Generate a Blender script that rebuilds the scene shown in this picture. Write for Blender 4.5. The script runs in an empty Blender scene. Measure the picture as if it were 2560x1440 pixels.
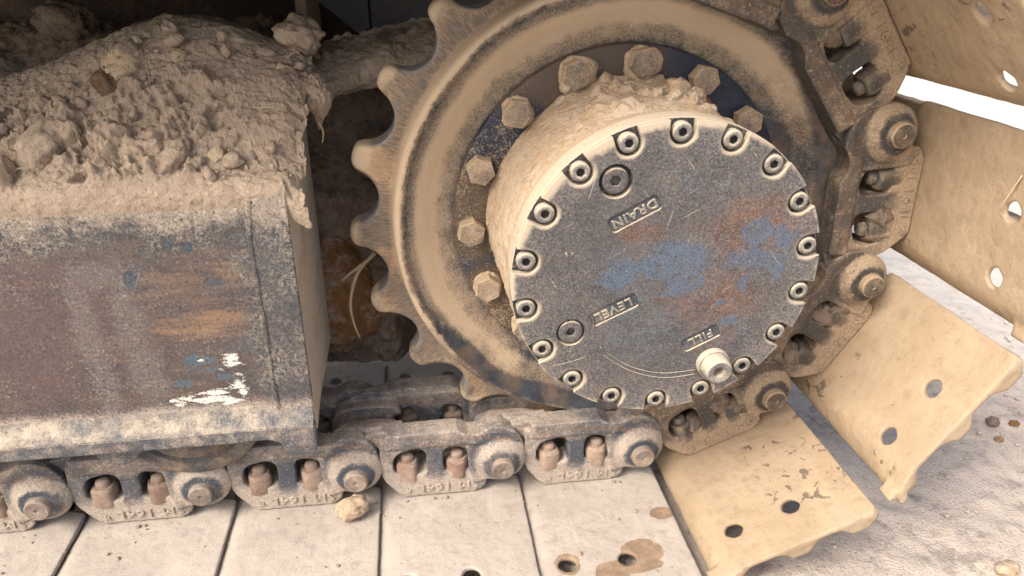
import bpy, bmesh, math, random
import numpy as np
from mathutils import Vector, Matrix
random.seed(7)
S = bpy.context.scene
COL = S.collection
PI = math.pi
R = math.radians

# ------------------------------------------------------------------ camera
cam_d = bpy.data.cameras.new('camera'); cam = bpy.data.objects.new('camera', cam_d); COL.objects.link(cam)
cam_d.sensor_width = 36; cam_d.lens = 25.446; cam_d.shift_x = 0.0028
cam_d.clip_start = 0.02; cam_d.clip_end = 400
cam.matrix_world = Matrix.Translation((-0.22934, -0.76643, 0.27995)) @ Matrix.Rotation(R(-7.8476), 4, 'Z') @ Matrix.Rotation(R(90 - 25.5544), 4, 'X') @ Matrix.Rotation(R(0.2229), 4, 'Z')
cam_d.dof.use_dof = True; cam_d.dof.focus_distance = 0.80; cam_d.dof.aperture_fstop = 9.0
S.camera = cam
# ------------------------------------------------------------------ sky, sun, exposure
W = bpy.data.worlds.new('World'); S.world = W; W.use_nodes = True
wn = W.node_tree.nodes; wl = W.node_tree.links
SUN_EL, SUN_ROT = 46, 233
sky = wn.new('ShaderNodeTexSky'); sky.sky_type = 'NISHITA'; sky.sun_disc = False
sky.sun_elevation = R(SUN_EL); sky.sun_rotation = R(SUN_ROT)
sky.air_density = 1.0; sky.dust_density = 7.0; sky.ozone_density = 0.7
wn['Background'].inputs['Strength'].default_value = 0.15
wl.new(sky.outputs[0], wn['Background'].inputs['Color'])
sd = bpy.data.lights.new('sun', 'SUN'); sun = bpy.data.objects.new('sun', sd); COL.objects.link(sun)
sd.energy = 1.05; sd.angle = R(18); sd.color = (1.0, 0.97, 0.93)
# direction to the sun in the sky texture's convention (rotation 0 = +Y, turning towards +X)
az = R(SUN_ROT); to_sun = Vector((math.sin(az) * math.cos(R(SUN_EL)), math.cos(az) * math.cos(R(SUN_EL)), math.sin(R(SUN_EL))))
sun.rotation_euler = to_sun.to_track_quat('Z', 'Y').to_euler(); sun.location = (0, -3, 5)
S.view_settings.view_transform = 'Standard'; S.view_settings.look = 'None'; S.view_settings.gamma = 1
S.view_settings.exposure = 0.98
S.cycles.max_bounces = 8; S.cycles.diffuse_bounces = 4

# ------------------------------------------------------------------ numeric noise
def _h(i, j, k, s):
    n = (i * 374761393 + j * 668265263 + k * 2147483647 + s * 1274126177).astype(np.int64)
    n = (n ^ (n >> 13)) * 1274126177
    n = (n ^ (n >> 16)) & 0x7fffffff
    return n / float(0x7fffffff)
def vnoise(p, seed=0):
    p = np.asarray(p, float); i = np.floor(p).astype(np.int64); f = p - i; f = f * f * f * (f * (f * 6 - 15) + 10)
    o = 0
    for a in (0, 1):
        for b in (0, 1):
            for c in (0, 1):
                w = (f[..., 0] if a else 1 - f[..., 0]) * (f[..., 1] if b else 1 - f[..., 1]) * (f[..., 2] if c else 1 - f[..., 2])
                o = o + w * _h(i[..., 0] + a, i[..., 1] + b, i[..., 2] + c, seed)
    return o * 2 - 1
def fbm(p, freq, octv=5, gain=0.5, seed=0):
    p = np.asarray(p, float) * freq; a = 1.0; o = 0; t = 0
    for q in range(octv):
        o = o + a * vnoise(p + q * 17.3, seed + q); t += a; a *= gain; p = p * 2.03
    return o / t
def worley(p, freq, seed=0, jit=0.9):
    p = np.asarray(p, float) * freq; i = np.floor(p).astype(np.int64); d1 = np.full(p.shape[:-1], 9.0); d2 = d1.copy(); idv = d1 * 0
    for a in (-1, 0, 1):
        for b in (-1, 0, 1):
            for c in (-1, 0, 1):
                ci = i + np.array([a, b, c])
                r = np.stack([_h(ci[..., 0], ci[..., 1], ci[..., 2], seed + q) for q in (1, 2, 3)], -1)
                d = np.linalg.norm(ci + 0.5 + (r - 0.5) * jit - p, axis=-1)
                n = d < d1
                d2 = np.where(n, d1, np.minimum(d2, d)); idv = np.where(n, r[..., 0], idv); d1 = np.where(n, d, d1)
    return d1, d2, idv
def sstep(x, a, b):
    t = np.clip((x - a) / (b - a), 0, 1); return t * t * (3 - 2 * t)

# ------------------------------------------------------------------ object helpers
def tag(o, label=None, cat=None, group=None, kind=None):
    if label: o['label'] = label
    if cat: o['category'] = cat
    if group: o['group'] = group
    if kind: o['kind'] = kind
    return o
def empty(name, loc=(0, 0, 0)):
    o = bpy.data.objects.new(name, None); COL.objects.link(o); o.location = loc; o.empty_display_size = 0.02
    return o
def link(name, me, mat=None, parent=None):
    o = bpy.data.objects.new(name, me); COL.objects.link(o)
    if mat is not None and len(me.materials) == 0: me.materials.append(mat)
    if parent is not None: o.parent = parent
    return o
def shade(me, ang=35):
    me.polygons.foreach_set('use_smooth', [True] * len(me.polygons))
    if ang < 180: me.set_sharp_from_angle(angle=R(ang))
    me.update(); return me
def raw(verts, faces, ang=35, name='m'):
    me = bpy.data.meshes.new(name)
    me.from_pydata([tuple(map(float, v)) for v in verts], [], [tuple(map(int, f)) for f in faces]); me.validate()
    return shade(me, ang)
def grid(P, wrap_u=False, wrap_v=False, flip=False, ang=180):
    nu, nv = P.shape[:2]; V = P.reshape(-1, 3)
    iu = np.arange(nu if wrap_u else nu - 1); iv = np.arange(nv if wrap_v else nv - 1)
    A, B = np.meshgrid(iu, iv, indexing='ij'); A2 = (A + 1) % nu; B2 = (B + 1) % nv
    F = np.stack([A * nv + B, A2 * nv + B, A2 * nv + B2, A * nv + B2], -1).reshape(-1, 4)
    if flip: F = F[:, ::-1]
    me = bpy.data.meshes.new('g')
    me.vertices.add(len(V)); me.vertices.foreach_set('co', V.ravel())
    me.loops.add(F.size); me.loops.foreach_set('vertex_index', F.ravel().astype(np.int32))
    me.polygons.add(len(F)); me.polygons.foreach_set('loop_start', np.arange(0, F.size, 4, dtype=np.int32))
    me.update(calc_edges=True); me.validate()
    return shade(me, ang)
def lathe(prof, n=96, ang=30):
    """prof: list of (r, y), revolved about the Y axis; running from the inside/front outwards."""
    t = np.linspace(0, 2 * PI, n, endpoint=False); p = np.array(prof, float)
    P = np.stack([np.outer(np.cos(t), p[:, 0]), np.tile(p[:, 1], (n, 1)), np.outer(np.sin(t), p[:, 0])], -1)
    return grid(P, wrap_u=True, ang=ang)
def mesh_from_curve(cu):
    o = bpy.data.objects.new('tmp', cu); COL.objects.link(o)
    dg = bpy.context.evaluated_depsgraph_get(); me = bpy.data.meshes.new_from_object(o.evaluated_get(dg))
    bpy.data.objects.remove(o); bpy.data.curves.remove(cu); return me
def plate(outlines, y0, y1, bevel=0.0, ang=30, bres=2):
    """2D outlines (x,z), first is the rim and the rest holes, extruded from y0 to y1"""
    cu = bpy.data.curves.new('c', 'CURVE'); cu.dimensions = '2D'; cu.fill_mode = 'BOTH'
    cu.extrude = max(abs(y1 - y0) / 2 - bevel, 1e-5); cu.bevel_depth = bevel; cu.bevel_resolution = bres; cu.offset = -bevel
    for ol in outlines:
        sp = cu.splines.new('POLY'); sp.points.add(len(ol) - 1)
        for p, q in zip(sp.points, ol): p.co = (q[0], q[1], 0, 1)
        sp.use_cyclic_u = True
    me = mesh_from_curve(cu)
    me.transform(Matrix.Translation((0, (y0 + y1) / 2, 0)) @ Matrix.Rotation(PI / 2, 4, 'X'))
    return shade(me, ang)
def box(x0, x1, y0, y1, z0, z1):
    v = [(x, y, z) for x in (x0, x1) for y in (y0, y1) for z in (z0, z1)]
    f = [(0, 1, 3, 2), (4, 6, 7, 5), (0, 4, 5, 1), (2, 3, 7, 6), (0, 2, 6, 4), (1, 5, 7, 3)]
    return raw(v, f)
def join(meshes, ang=35):
    bm = bmesh.new()
    for m in meshes: bm.from_mesh(m)
    me = bpy.data.meshes.new('j'); bm.to_mesh(me); bm.free()
    return shade(me, ang)
def remesh(meshes, vox, smooth=3, ang=180):
    me = join(meshes); o = bpy.data.objects.new('tmp', me); COL.objects.link(o)
    m = o.modifiers.new('r', 'REMESH'); m.mode = 'VOXEL'; m.voxel_size = vox
    s = o.modifiers.new('s', 'SMOOTH'); s.factor = 0.5; s.iterations = smooth
    dg = bpy.context.evaluated_depsgraph_get(); r = bpy.data.meshes.new_from_object(o.evaluated_get(dg))
    bpy.data.objects.remove(o)
    return shade(r, ang)
def arr(me):
    a = np.empty(len(me.vertices) * 3); me.vertices.foreach_get('co', a); return a.reshape(-1, 3)
def setv(me, a):
    me.vertices.foreach_set('co', np.ascontiguousarray(a).ravel()); me.update()
def nrm(me):
    a = np.empty(len(me.vertices) * 3); me.vertices.foreach_get('normal', a); return a.reshape(-1, 3)
def tube(pts, rad, n=6):
    pts = [Vector(p) for p in pts]; V = []; F = []
    for i, p in enumerate(pts):
        d = (pts[min(i + 1, len(pts) - 1)] - pts[max(i - 1, 0)]).normalized()
        a = d.orthogonal().normalized(); b = d.cross(a); r = rad[i] if hasattr(rad, '__len__') else rad
        for k in range(n): V.append(p + (a * math.cos(2 * PI * k / n) + b * math.sin(2 * PI * k / n)) * r)
    for i in range(len(pts) - 1):
        for k in range(n): F.append((i * n + k, i * n + (k + 1) % n, (i + 1) * n + (k + 1) % n, (i + 1) * n + k))
    F.append(tuple(range(n))[::-1]); F.append(tuple((len(pts) - 1) * n + k for k in range(n)))
    return raw(V, F, 180)
def spline(pts, n=24):
    """Catmull-Rom through pts"""
    p = np.array(pts, float); p = np.vstack([2 * p[0] - p[1], p, 2 * p[-1] - p[-2]]); out = []
    m = len(p) - 3
    for s in np.linspace(0, m - 1e-6, n):
        i = int(s); t = s - i; a, b, c, d = p[i:i + 4]
        out.append(0.5 * ((2 * b) + (c - a) * t + (2 * a - 5 * b + 4 * c - d) * t * t + (3 * b - a - 3 * c + d) * t ** 3))
    return [tuple(q) for q in out]
def rock(r, seed, sub=4, rough=0.35, squash=(1, 1, 1), fine=0.10, blocky=0.5):
    bm = bmesh.new(); bmesh.ops.create_icosphere(bm, subdivisions=sub, radius=1.0)
    me = bpy.data.meshes.new('rock'); bm.to_mesh(me); bm.free()
    v = arr(me); o = np.array([seed * 3.1, seed * 1.7, seed * 5.3])
    d1, d2, _ = worley(v + o, 1.1, seed)
    k = 1 + rough * fbm(v + o, 1.3, 3, seed=seed) + blocky * 0.35 * (0.5 - d1) + fine * fbm(v + o, 5.0, 4, 0.6, seed=seed + 5)
    v = v * k[:, None] * np.array(squash) * r; setv(me, v)
    return shade(me, 180)
def text_mesh(s, size, depth, squeeze=1.0):
    cu = bpy.data.curves.new('t', 'FONT'); cu.body = s; cu.size = size; cu.extrude = depth / 2; cu.align_x = 'CENTER'; cu.align_y = 'CENTER'
    cu.space_character = 1.12; cu.bevel_depth = depth * 0.12; cu.resolution_u = 3
    me = mesh_from_curve(cu); me.transform(Matrix.Diagonal((squeeze, 1, 1, 1))); return shade(me, 30)

# ------------------------------------------------------------------ materials
class G:
    def __init__(self, name):
        self.m = bpy.data.materials.new(name); self.m.use_nodes = True; self.t = self.m.node_tree; self.N = self.t.nodes
        self.b = self.N['Principled BSDF']; g = self.N.new('ShaderNodeNewGeometry'); self.pos = g.outputs['Position']; self.nor = g.outputs['Normal']; self.point = g.outputs['Pointiness']
    def put(self, s, v):
        if v is None: return
        if isinstance(v, bpy.types.NodeSocket): self.t.links.new(v, s)
        elif hasattr(v, '__len__') and s.type == 'RGBA' and len(v) == 3: s.default_value = (*v, 1)
        else: s.default_value = v
    def math(self, op, a, b=None, c=None, clamp=False):
        n = self.N.new('ShaderNodeMath'); n.operation = op; n.use_clamp = clamp
        for i, v in enumerate((a, b, c)): self.put(n.inputs[i], v)
        return n.outputs[0]
    def add(self, *a):
        r = a[0]
        for v in a[1:]: r = self.math('ADD', r, v)
        return r
    def mul(self, a, b): return self.math('MULTIPLY', a, b)
    def vec(self, op, a, b=None, out=0):
        n = self.N.new('ShaderNodeVectorMath'); n.operation = op; self.put(n.inputs[0], a)
        if b is not None: self.put(n.inputs[1], b)
        return n.outputs[out]
    def noise(self, scale, detail=4, rough=0.55, vec=None, dist=0.0, stretch=None, off=(0, 0, 0)):
        v = vec if vec is not None else self.pos
        if stretch: v = self.vec('MULTIPLY', v, stretch)
        if off != (0, 0, 0): v = self.vec('ADD', v, off)
        n = self.N.new('ShaderNodeTexNoise'); self.put(n.inputs['Vector'], v)
        n.inputs['Scale'].default_value = scale; n.inputs['Detail'].default_value = detail; n.inputs['Roughness'].default_value = rough; n.inputs['Distortion'].default_value = dist
        return n.outputs['Fac']
    def voro(self, scale, feature='F1', vec=None):
        n = self.N.new('ShaderNodeTexVoronoi'); n.feature = feature; n.inputs['Scale'].default_value = scale; self.put(n.inputs['Vector'], vec if vec is not None else self.pos)
        return n.outputs['Distance']
    def step(self, v, a, b):
        n = self.N.new('ShaderNodeMapRange'); n.interpolation_type = 'SMOOTHSTEP'; self.put(n.inputs[0], v)
        n.inputs[1].default_value = a; n.inputs[2].default_value = b; n.inputs[3].default_value = 0; n.inputs[4].default_value = 1
        if a > b:
            n.inputs[1].default_value = b; n.inputs[2].default_value = a; n.inputs[3].default_value = 1; n.inputs[4].default_value = 0
        return n.outputs[0]
    def mix(self, f, a, b):
        n = self.N.new('ShaderNodeMix'); n.data_type = 'RGBA'; self.put(n.inputs[0], f); self.put(n.inputs[6], a); self.put(n.inputs[7], b); return n.outputs[2]
    def lerp(self, f, a, b): return self.add(a, self.mul(f, b - a))
    def ramp(self, f, stops):
        n = self.N.new('ShaderNodeValToRGB'); self.put(n.inputs[0], f); e = n.color_ramp.elements
        while len(e) < len(stops): e.new(0.5)
        for q, (p, c) in zip(e, stops): q.position = p; q.color = (*c, 1) if hasattr(c, '__len__') else (c, c, c, 1)
        return n.outputs[0]
    def sep(self, v):
        n = self.N.new('ShaderNodeSeparateXYZ'); self.put(n.inputs[0], v); return n.outputs
    def blobs(self, L, axes='xz', wob=0.0, wscale=40):
        """distance field of ellipses (c1,c2,r1,r2): about 1 on their outlines, smaller inside"""
        d = None
        for (a, b, ra, rb) in L:
            c = (a, 0, b) if axes == 'xz' else (a, b, 0); s = (1 / ra, 0, 1 / rb) if axes == 'xz' else (1 / ra, 1 / rb, 0)
            q = self.vec('LENGTH', self.vec('MULTIPLY', self.vec('SUBTRACT', self.pos, c), s), out=1)
            d = q if d is None else self.math('MINIMUM', d, q)
        if wob: d = self.add(d, self.mul(self.math('SUBTRACT', self.noise(wscale, 6, 0.62), 0.5), wob))
        return d
    def bump(self, h, dist, strength=1.0, nrm=None):
        n = self.N.new('ShaderNodeBump'); n.inputs['Distance'].default_value = dist; n.inputs['Strength'].default_value = strength
        self.put(n.inputs['Height'], h); self.put(n.inputs['Normal'], nrm); return n.outputs[0]
    def out(self, col, rough=0.9, normal=None, metal=None, spec=0.3):
        self.put(self.b.inputs['Base Color'], col); self.put(self.b.inputs['Roughness'], rough)
        if normal is not None: self.put(self.b.inputs['Normal'], normal)
        if metal is not None: self.put(self.b.inputs['Metallic'], metal)
        self.b.inputs['Specular IOR Level'].default_value = spec
        return self.m

TAN = (0.50, 0.36, 0.215); PALE = (0.53, 0.455, 0.375); MUD = (0.39, 0.315, 0.24); STEEL = (0.045, 0.048, 0.056); NAVY = (0.022, 0.032, 0.052)
RUST = (0.20, 0.095, 0.05); ORANGE = (0.38, 0.19, 0.075); BLUE = (0.10, 0.165, 0.27)

def dusty(name, base=STEEL, base2=NAVY, dust=TAN, dust2=None, bias=0.0, up=0.5, fine=0.5, big=0.8, rust=0.35, rustcol=RUST, bumpd=0.0012, edge=0.0, edgecol=(0.30, 0.21, 0.16), big_scale=14, front=0.0):
    g = G(name); dust2 = dust2 or tuple(c * 0.80 for c in dust)
    n1 = g.noise(big_scale, 5, 0.6); n2 = g.noise(80, 7, 0.68); n3 = g.noise(430, 4, 0.75); n4 = g.noise(30, 6, 0.65, off=(7, 3, 1)); n5 = g.noise(640, 2, 0.7, off=(3, 8, 2))
    nx, ny, nz = g.sep(g.nor)
    d = g.add(g.mul(nz, up), g.mul(g.math('SUBTRACT', n1, 0.5), big * 2.4), g.mul(g.math('SUBTRACT', n2, 0.5), 1.3), g.mul(g.math('SUBTRACT', n3, 0.5), fine * 1.2), 0.5 + bias)
    if front: d = g.add(d, g.mul(g.step(g.math('ABSOLUTE', ny), 0.75, 0.97), -front))
    dm = g.step(d, 0.02, 1.0)
    c = g.mix(g.step(n2, 0.35, 0.65), base, base2)
    rm = g.mul(g.step(g.add(n4, g.mul(g.math('SUBTRACT', n3, 0.5), 0.35)), 0.60 - rust * 0.3, 0.80 - rust * 0.3), min(1.0, 0.45 + rust))
    c = g.mix(rm, c, g.mix(n3, rustcol, tuple(x * 0.5 for x in rustcol)))
    if edge:
        e = g.mul(g.step(g.add(g.point, g.mul(g.math('SUBTRACT', n2, 0.5), 0.12)), 0.52, 0.60), edge); c = g.mix(e, c, edgecol)
    c = g.mix(g.mul(dm, 0.92), c, g.mix(g.noise(55, 5, 0.6, off=(3, 9, 4)), dust2, dust))
    sp = g.step(g.add(n5, g.mul(dm, 0.10)), 0.60, 0.70); c = g.mix(g.mul(sp, 0.30 + 0.35 * fine), c, tuple(min(0.7, x * 1.12) for x in dust))
    pt = g.step(g.add(n5, g.mul(dm, 0.05)), 0.40, 0.30); c = g.mix(g.mul(pt, 0.35 + 0.3 * fine), c, tuple(x * 0.8 for x in base))
    h = g.add(g.mul(dm, 0.5), g.mul(n3, 0.30), g.mul(n2, 0.6))
    return g.out(c, g.lerp(dm, 0.55, 0.95), g.bump(h, bumpd))

def mud_mat(name, a=MUD, b=(0.29, 0.22, 0.165), c3=(0.48, 0.39, 0.295), pink=(0.40, 0.315, 0.245), bd=0.0055):
    g = G(name)
    n1 = g.noise(16, 5, 0.6); n2 = g.noise(90, 8, 0.68); n3 = g.noise(520, 3, 0.7); v = g.voro(150)
    c = g.mix(g.step(n1, 0.35, 0.65), a, pink); c = g.mix(g.step(g.noise(38, 6, 0.65, off=(4, 4, 4)), 0.45, 0.7), c, c3)
    c = g.mix(g.mul(g.step(n2, 0.50, 0.32), 0.8), c, b); c = g.mix(g.mul(g.step(n3, 0.62, 0.75), 0.35), c, (0.6, 0.5, 0.4))
    c = g.mix(g.mul(g.step(g.noise(230, 4, 0.6, off=(1, 6, 2)), 0.61, 0.68), 0.6), c, (0.12, 0.085, 0.06))
    h = g.add(g.mul(n2, 1.0), g.mul(n3, 0.30), g.mul(v, -0.35))
    return g.out(c, 0.97, g.bump(h, bd), spec=0.1)

M_mud = mud_mat('dry_mud')
M_mud_light = mud_mat('pale_crumbly_mud', (0.50, 0.40, 0.28), (0.34, 0.25, 0.16), (0.58, 0.48, 0.35), (0.52, 0.40, 0.27))
M_mud_tan = mud_mat('caked_tan_mud', (0.48, 0.385, 0.285), (0.34, 0.24, 0.155), (0.53, 0.44, 0.335), (0.47, 0.35, 0.235), bd=0.0032)
M_mud_brown = mud_mat('damp_brown_mud', (0.25, 0.135, 0.06), (0.13, 0.065, 0.03), (0.42, 0.34, 0.27), (0.22, 0.115, 0.055))
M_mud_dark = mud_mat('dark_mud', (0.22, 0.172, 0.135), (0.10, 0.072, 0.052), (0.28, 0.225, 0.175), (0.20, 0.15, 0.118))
def link_mat(name, base, base2, dust, dust2, rustc, bias, ringc):
    g = G(name); tc = g.N.new('ShaderNodeTexCoord'); ob = tc.outputs['Object']; lx, ly, lz = g.sep(ob)
    n1 = g.noise(15, 5, 0.62); n2 = g.noise(85, 7, 0.68); n3 = g.noise(430, 4, 0.75); n5 = g.noise(380, 3, 0.75, off=(3, 8, 2)); n4 = g.noise(42, 6, 0.65, off=(5, 1, 7))
    # streaks along the running rail, object space so that they follow the link
    wv = g.vec('ADD', g.vec('MULTIPLY', ob, (14, 60, 150)), g.vec('MULTIPLY', g.pos, (3, 3, 3))); st = g.noise(1.0, 6, 0.65, vec=wv)
    rail = g.mul(g.step(lz, 0.024, 0.031), g.step(lz, 0.050, 0.045)); top = g.step(lz, 0.045, 0.050); foot = g.step(g.add(lz, g.mul(g.math('SUBTRACT', n2, 0.5), 0.02)), -0.004, -0.024)
    dx = g.math('SUBTRACT', lx, 0.0875); dr = g.math('SQRT', g.add(g.mul(dx, dx), g.mul(lz, lz))); drn = g.add(dr, g.mul(g.math('SUBTRACT', n2, 0.5), 0.006))
    ring = g.mul(g.mul(g.step(drn, 0.0125, 0.0170), g.step(drn, 0.0245, 0.0185)), g.step(n1, 0.38, 0.58)); domed = g.mul(g.step(drn, 0.021, 0.026), g.step(drn, 0.040, 0.030))
    rib = g.mul(g.step(g.add(g.math('ABSOLUTE', g.math('SUBTRACT', lx, 0.0065)), g.mul(g.math('SUBTRACT', n2, 0.5), 0.012)), 0.014, 0.008), g.step(g.math('ABSOLUTE', lz), 0.030, 0.018)); arc = g.mul(g.mul(g.step(drn, 0.031, 0.035), g.step(drn, 0.052, 0.042)), g.step(lx, 0.045, 0.060))
    nz = g.sep(g.nor)[2]
    d = g.add(g.mul(nz, 0.22), g.mul(g.math('SUBTRACT', n1, 0.5), 1.3), g.mul(g.math('SUBTRACT', n2, 0.5), 1.0), g.mul(g.math('SUBTRACT', n3, 0.5), 0.5), g.mul(rib, -0.32), g.mul(arc, -0.28), g.mul(foot, 0.40), g.mul(domed, 0.28), g.mul(ring, -0.50), g.mul(rail, -0.05), g.mul(top, -0.15), 0.40 + bias)
    dm = g.step(d, 0.10, 0.90)
    c = g.mix(g.step(n2, 0.38, 0.62), base, base2)
    rm = g.math('MAXIMUM', g.mul(g.mul(rail, g.step(st, 0.46, 0.62)), 0.85), g.mul(g.step(n4, 0.58, 0.70), 0.7)); c = g.mix(rm, c, g.mix(n3, rustc, tuple(x * 0.55 for x in rustc)))
    e = g.mul(g.step(g.add(g.point, g.mul(g.math('SUBTRACT', n2, 0.5), 0.10)), 0.52, 0.60), 0.55); c = g.mix(e, c, tuple(x * 0.8 for x in dust))
    c = g.mix(g.mul(ring, 0.6), c, ringc)
    c = g.mix(g.mul(dm, 0.90), c, g.mix(g.mul(rail, g.step(st, 0.4, 0.6)), g.mix(g.noise(55, 5, 0.6, off=(3, 9, 4)), dust2, dust), dust2))
    sp = g.step(g.add(n5, g.mul(dm, 0.10)), 0.59, 0.69); c = g.mix(g.mul(sp, 0.6), c, tuple(x * 1.1 for x in dust)); pt = g.step(n5, 0.41, 0.31); c = g.mix(g.mul(pt, 0.6), c, base2)
    return g.out(c, g.lerp(dm, 0.5, 0.95), g.bump(g.add(g.mul(dm, 0.4), g.mul(n3, 0.35), g.mul(n2, 0.7), g.mul(g.mul(st, rail), 0.5)), 0.0013))
M_link = link_mat('link_steel', (0.075, 0.082, 0.095), (0.048, 0.062, 0.085), (0.46, 0.40, 0.335), (0.33, 0.265, 0.215), (0.20, 0.125, 0.09), 0.10, (0.040, 0.052, 0.070))
M_link_tan = link_mat('link_steel_tan', (0.070, 0.064, 0.058), (0.042, 0.044, 0.047), (0.40, 0.31, 0.215), (0.28, 0.205, 0.14), (0.16, 0.095, 0.06), 0.06, (0.035, 0.033, 0.033))
M_pin = dusty('pin_steel', base=(0.13, 0.10, 0.09), base2=(0.07, 0.075, 0.085), dust=(0.42, 0.34, 0.27), bias=-0.02, up=0.3, rust=0.40, rustcol=(0.20, 0.125, 0.09))
M_pin_dark = dusty('pin_steel_dark', base=(0.070, 0.058, 0.050), base2=(0.042, 0.042, 0.043), dust=(0.42, 0.32, 0.215), bias=0.25, up=0.3, rust=0.3, front=0.55)
M_nut = dusty('nut_rust', base=(0.19, 0.115, 0.085), base2=(0.13, 0.085, 0.065), dust=(0.40, 0.31, 0.24), bias=0.02, up=0.35, rust=0.3, rustcol=(0.26, 0.13, 0.085))
M_dark = dusty('seat_shade', base=(0.02, 0.024, 0.032), base2=(0.012, 0.017, 0.028), dust=(0.36, 0.27, 0.18), bias=-0.30, up=0.4, rust=0.05, fine=0.8, big=0.6)  # dark speckled cover seat, with the shadow of the notch gaps painted in
M_bolt = dusty('bolt_steel', base=(0.10, 0.092, 0.085), base2=(0.075, 0.072, 0.075), dust=(0.46, 0.36, 0.25), bias=0.42, up=0.4, rust=0.25, fine=0.9, big=0.7, front=0.42)
M_socket = dusty('socket_shade', base=(0.030, 0.032, 0.036), base2=(0.02, 0.022, 0.026), dust=(0.2, 0.16, 0.12), bias=-0.6, up=0.2, rust=0.1)  # dark colour inside the sockets, painting in the shade of their depth
M_rim = dusty('rim_dust', base=(0.12, 0.11, 0.10), base2=(0.09, 0.085, 0.08), dust=(0.55, 0.465, 0.355), bias=0.28, up=0.35, rust=0.1, fine=0.8, big=0.5)
M_screw = dusty('screw_steel', base=(0.15, 0.145, 0.14), base2=(0.10, 0.10, 0.10), dust=(0.50, 0.44, 0.34), bias=0.06, up=0.9, rust=0.1, fine=1.0, big=0.4, bumpd=0.0006, front=0.25)
M_roller = dusty('roller_steel', base=(0.05, 0.055, 0.065), base2=(0.03, 0.036, 0.046), dust=(0.36, 0.28, 0.20), bias=-0.30, up=-0.25, rust=0.25)
M_bodygrey = dusty('body_grey', base=(0.16, 0.165, 0.17), base2=(0.13, 0.135, 0.14), dust=(0.22, 0.20, 0.17), bias=-0.25, up=0.2, rust=0.0, fine=0.2, bumpd=0.0003)
M_bodydark = dusty('body_dark', base=(0.03, 0.018, 0.015), base2=(0.02, 0.012, 0.01), dust=(0.16, 0.12, 0.09), bias=-0.25, up=0.4, rust=0.4, rustcol=(0.06, 0.02, 0.015))
M_clod_brown = mud_mat('brown_clod', (0.19, 0.13, 0.085), (0.09, 0.055, 0.035), (0.26, 0.19, 0.13), (0.17, 0.11, 0.07))
def fibre_mat():
    g = G('dry_root'); return g.out(g.mix(g.noise(200), (0.42, 0.31, 0.2), (0.55, 0.44, 0.3)), 0.9)
M_fibre = fibre_mat()

def shoe_mat(name, a, b, spots, specks, oil):
    g = G(name)
    n1 = g.noise(9, 5, 0.6); n2 = g.noise(60, 7, 0.68); n3 = g.noise(360, 4, 0.75); st = g.noise(30, 5, 0.6, stretch=(1, 0.25, 1))
    c = g.mix(g.step(n1, 0.35, 0.65), a, b); c = g.mix(g.mul(g.step(st, 0.5, 0.7), 0.35), c, tuple(x * 1.18 for x in a)); c = g.mix(g.mul(g.step(n2, 0.50, 0.32), 0.45), c, tuple(x * 0.70 for x in b)); c = g.mix(g.mul(g.step(n3, 0.42, 0.30), 0.5), c, tuple(x * 0.6 for x in b)); c = g.mix(g.mul(g.step(n3, 0.60, 0.72), 0.35), c, tuple(min(1, x * 1.3) for x in a))
    if spots:   # fallen-off dust: dark flakes, larger where the ellipses lie
        z = g.blobs(specks, 'xy', 1.2, 15) if specks else None
        f = g.step(g.noise(spots, 5, 0.55, dist=0.6, off=(5, 2, 8)), 0.585, 0.61)
        if z is not None: f = g.mul(f, g.step(z, 1.25, 0.8))
        c = g.mix(g.mul(f, 0.85), c, (0.13, 0.105, 0.085))
        f2 = g.step(g.noise(170, 4, 0.6, off=(1, 2, 3)), 0.69, 0.72); c = g.mix(g.mul(f2, 0.7), c, (0.14, 0.11, 0.08))
    if oil:
        o = g.blobs(oil, 'xy', 0.7, 45); om = g.step(o, 1.04, 0.94); c = g.mix(g.mul(om, g.lerp(n2, 0.65, 1.0)), c, g.mix(g.step(n2, 0.42, 0.6), (0.20, 0.125, 0.07), (0.31, 0.215, 0.135)))
    return g.out(c, 0.95, g.bump(g.add(g.mul(n2, 0.8), g.mul(n3, 0.25)), 0.0022), spec=0.12)
M_shoe_pale = shoe_mat('pale_dust_shoe', (0.45, 0.405, 0.355), (0.395, 0.35, 0.305), 0, None, [(-0.083, -0.19, 0.014, 0.016), (0.004, -0.184, 0.024, 0.020), (-0.036, -0.206, 0.020, 0.014), (-0.008, -0.20, 0.03, 0.012), (0.046, -0.127, 0.015, 0.011)])
M_shoe_tan = shoe_mat('tan_dust_shoe', (0.405, 0.315, 0.217), (0.350, 0.268, 0.182), 74, [(0.195, -0.155, 0.045, 0.05), (0.185, -0.085, 0.025, 0.015), (0.262, -0.072, 0.03, 0.03), (0.24, -0.205, 0.02, 0.02)], None)

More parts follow.
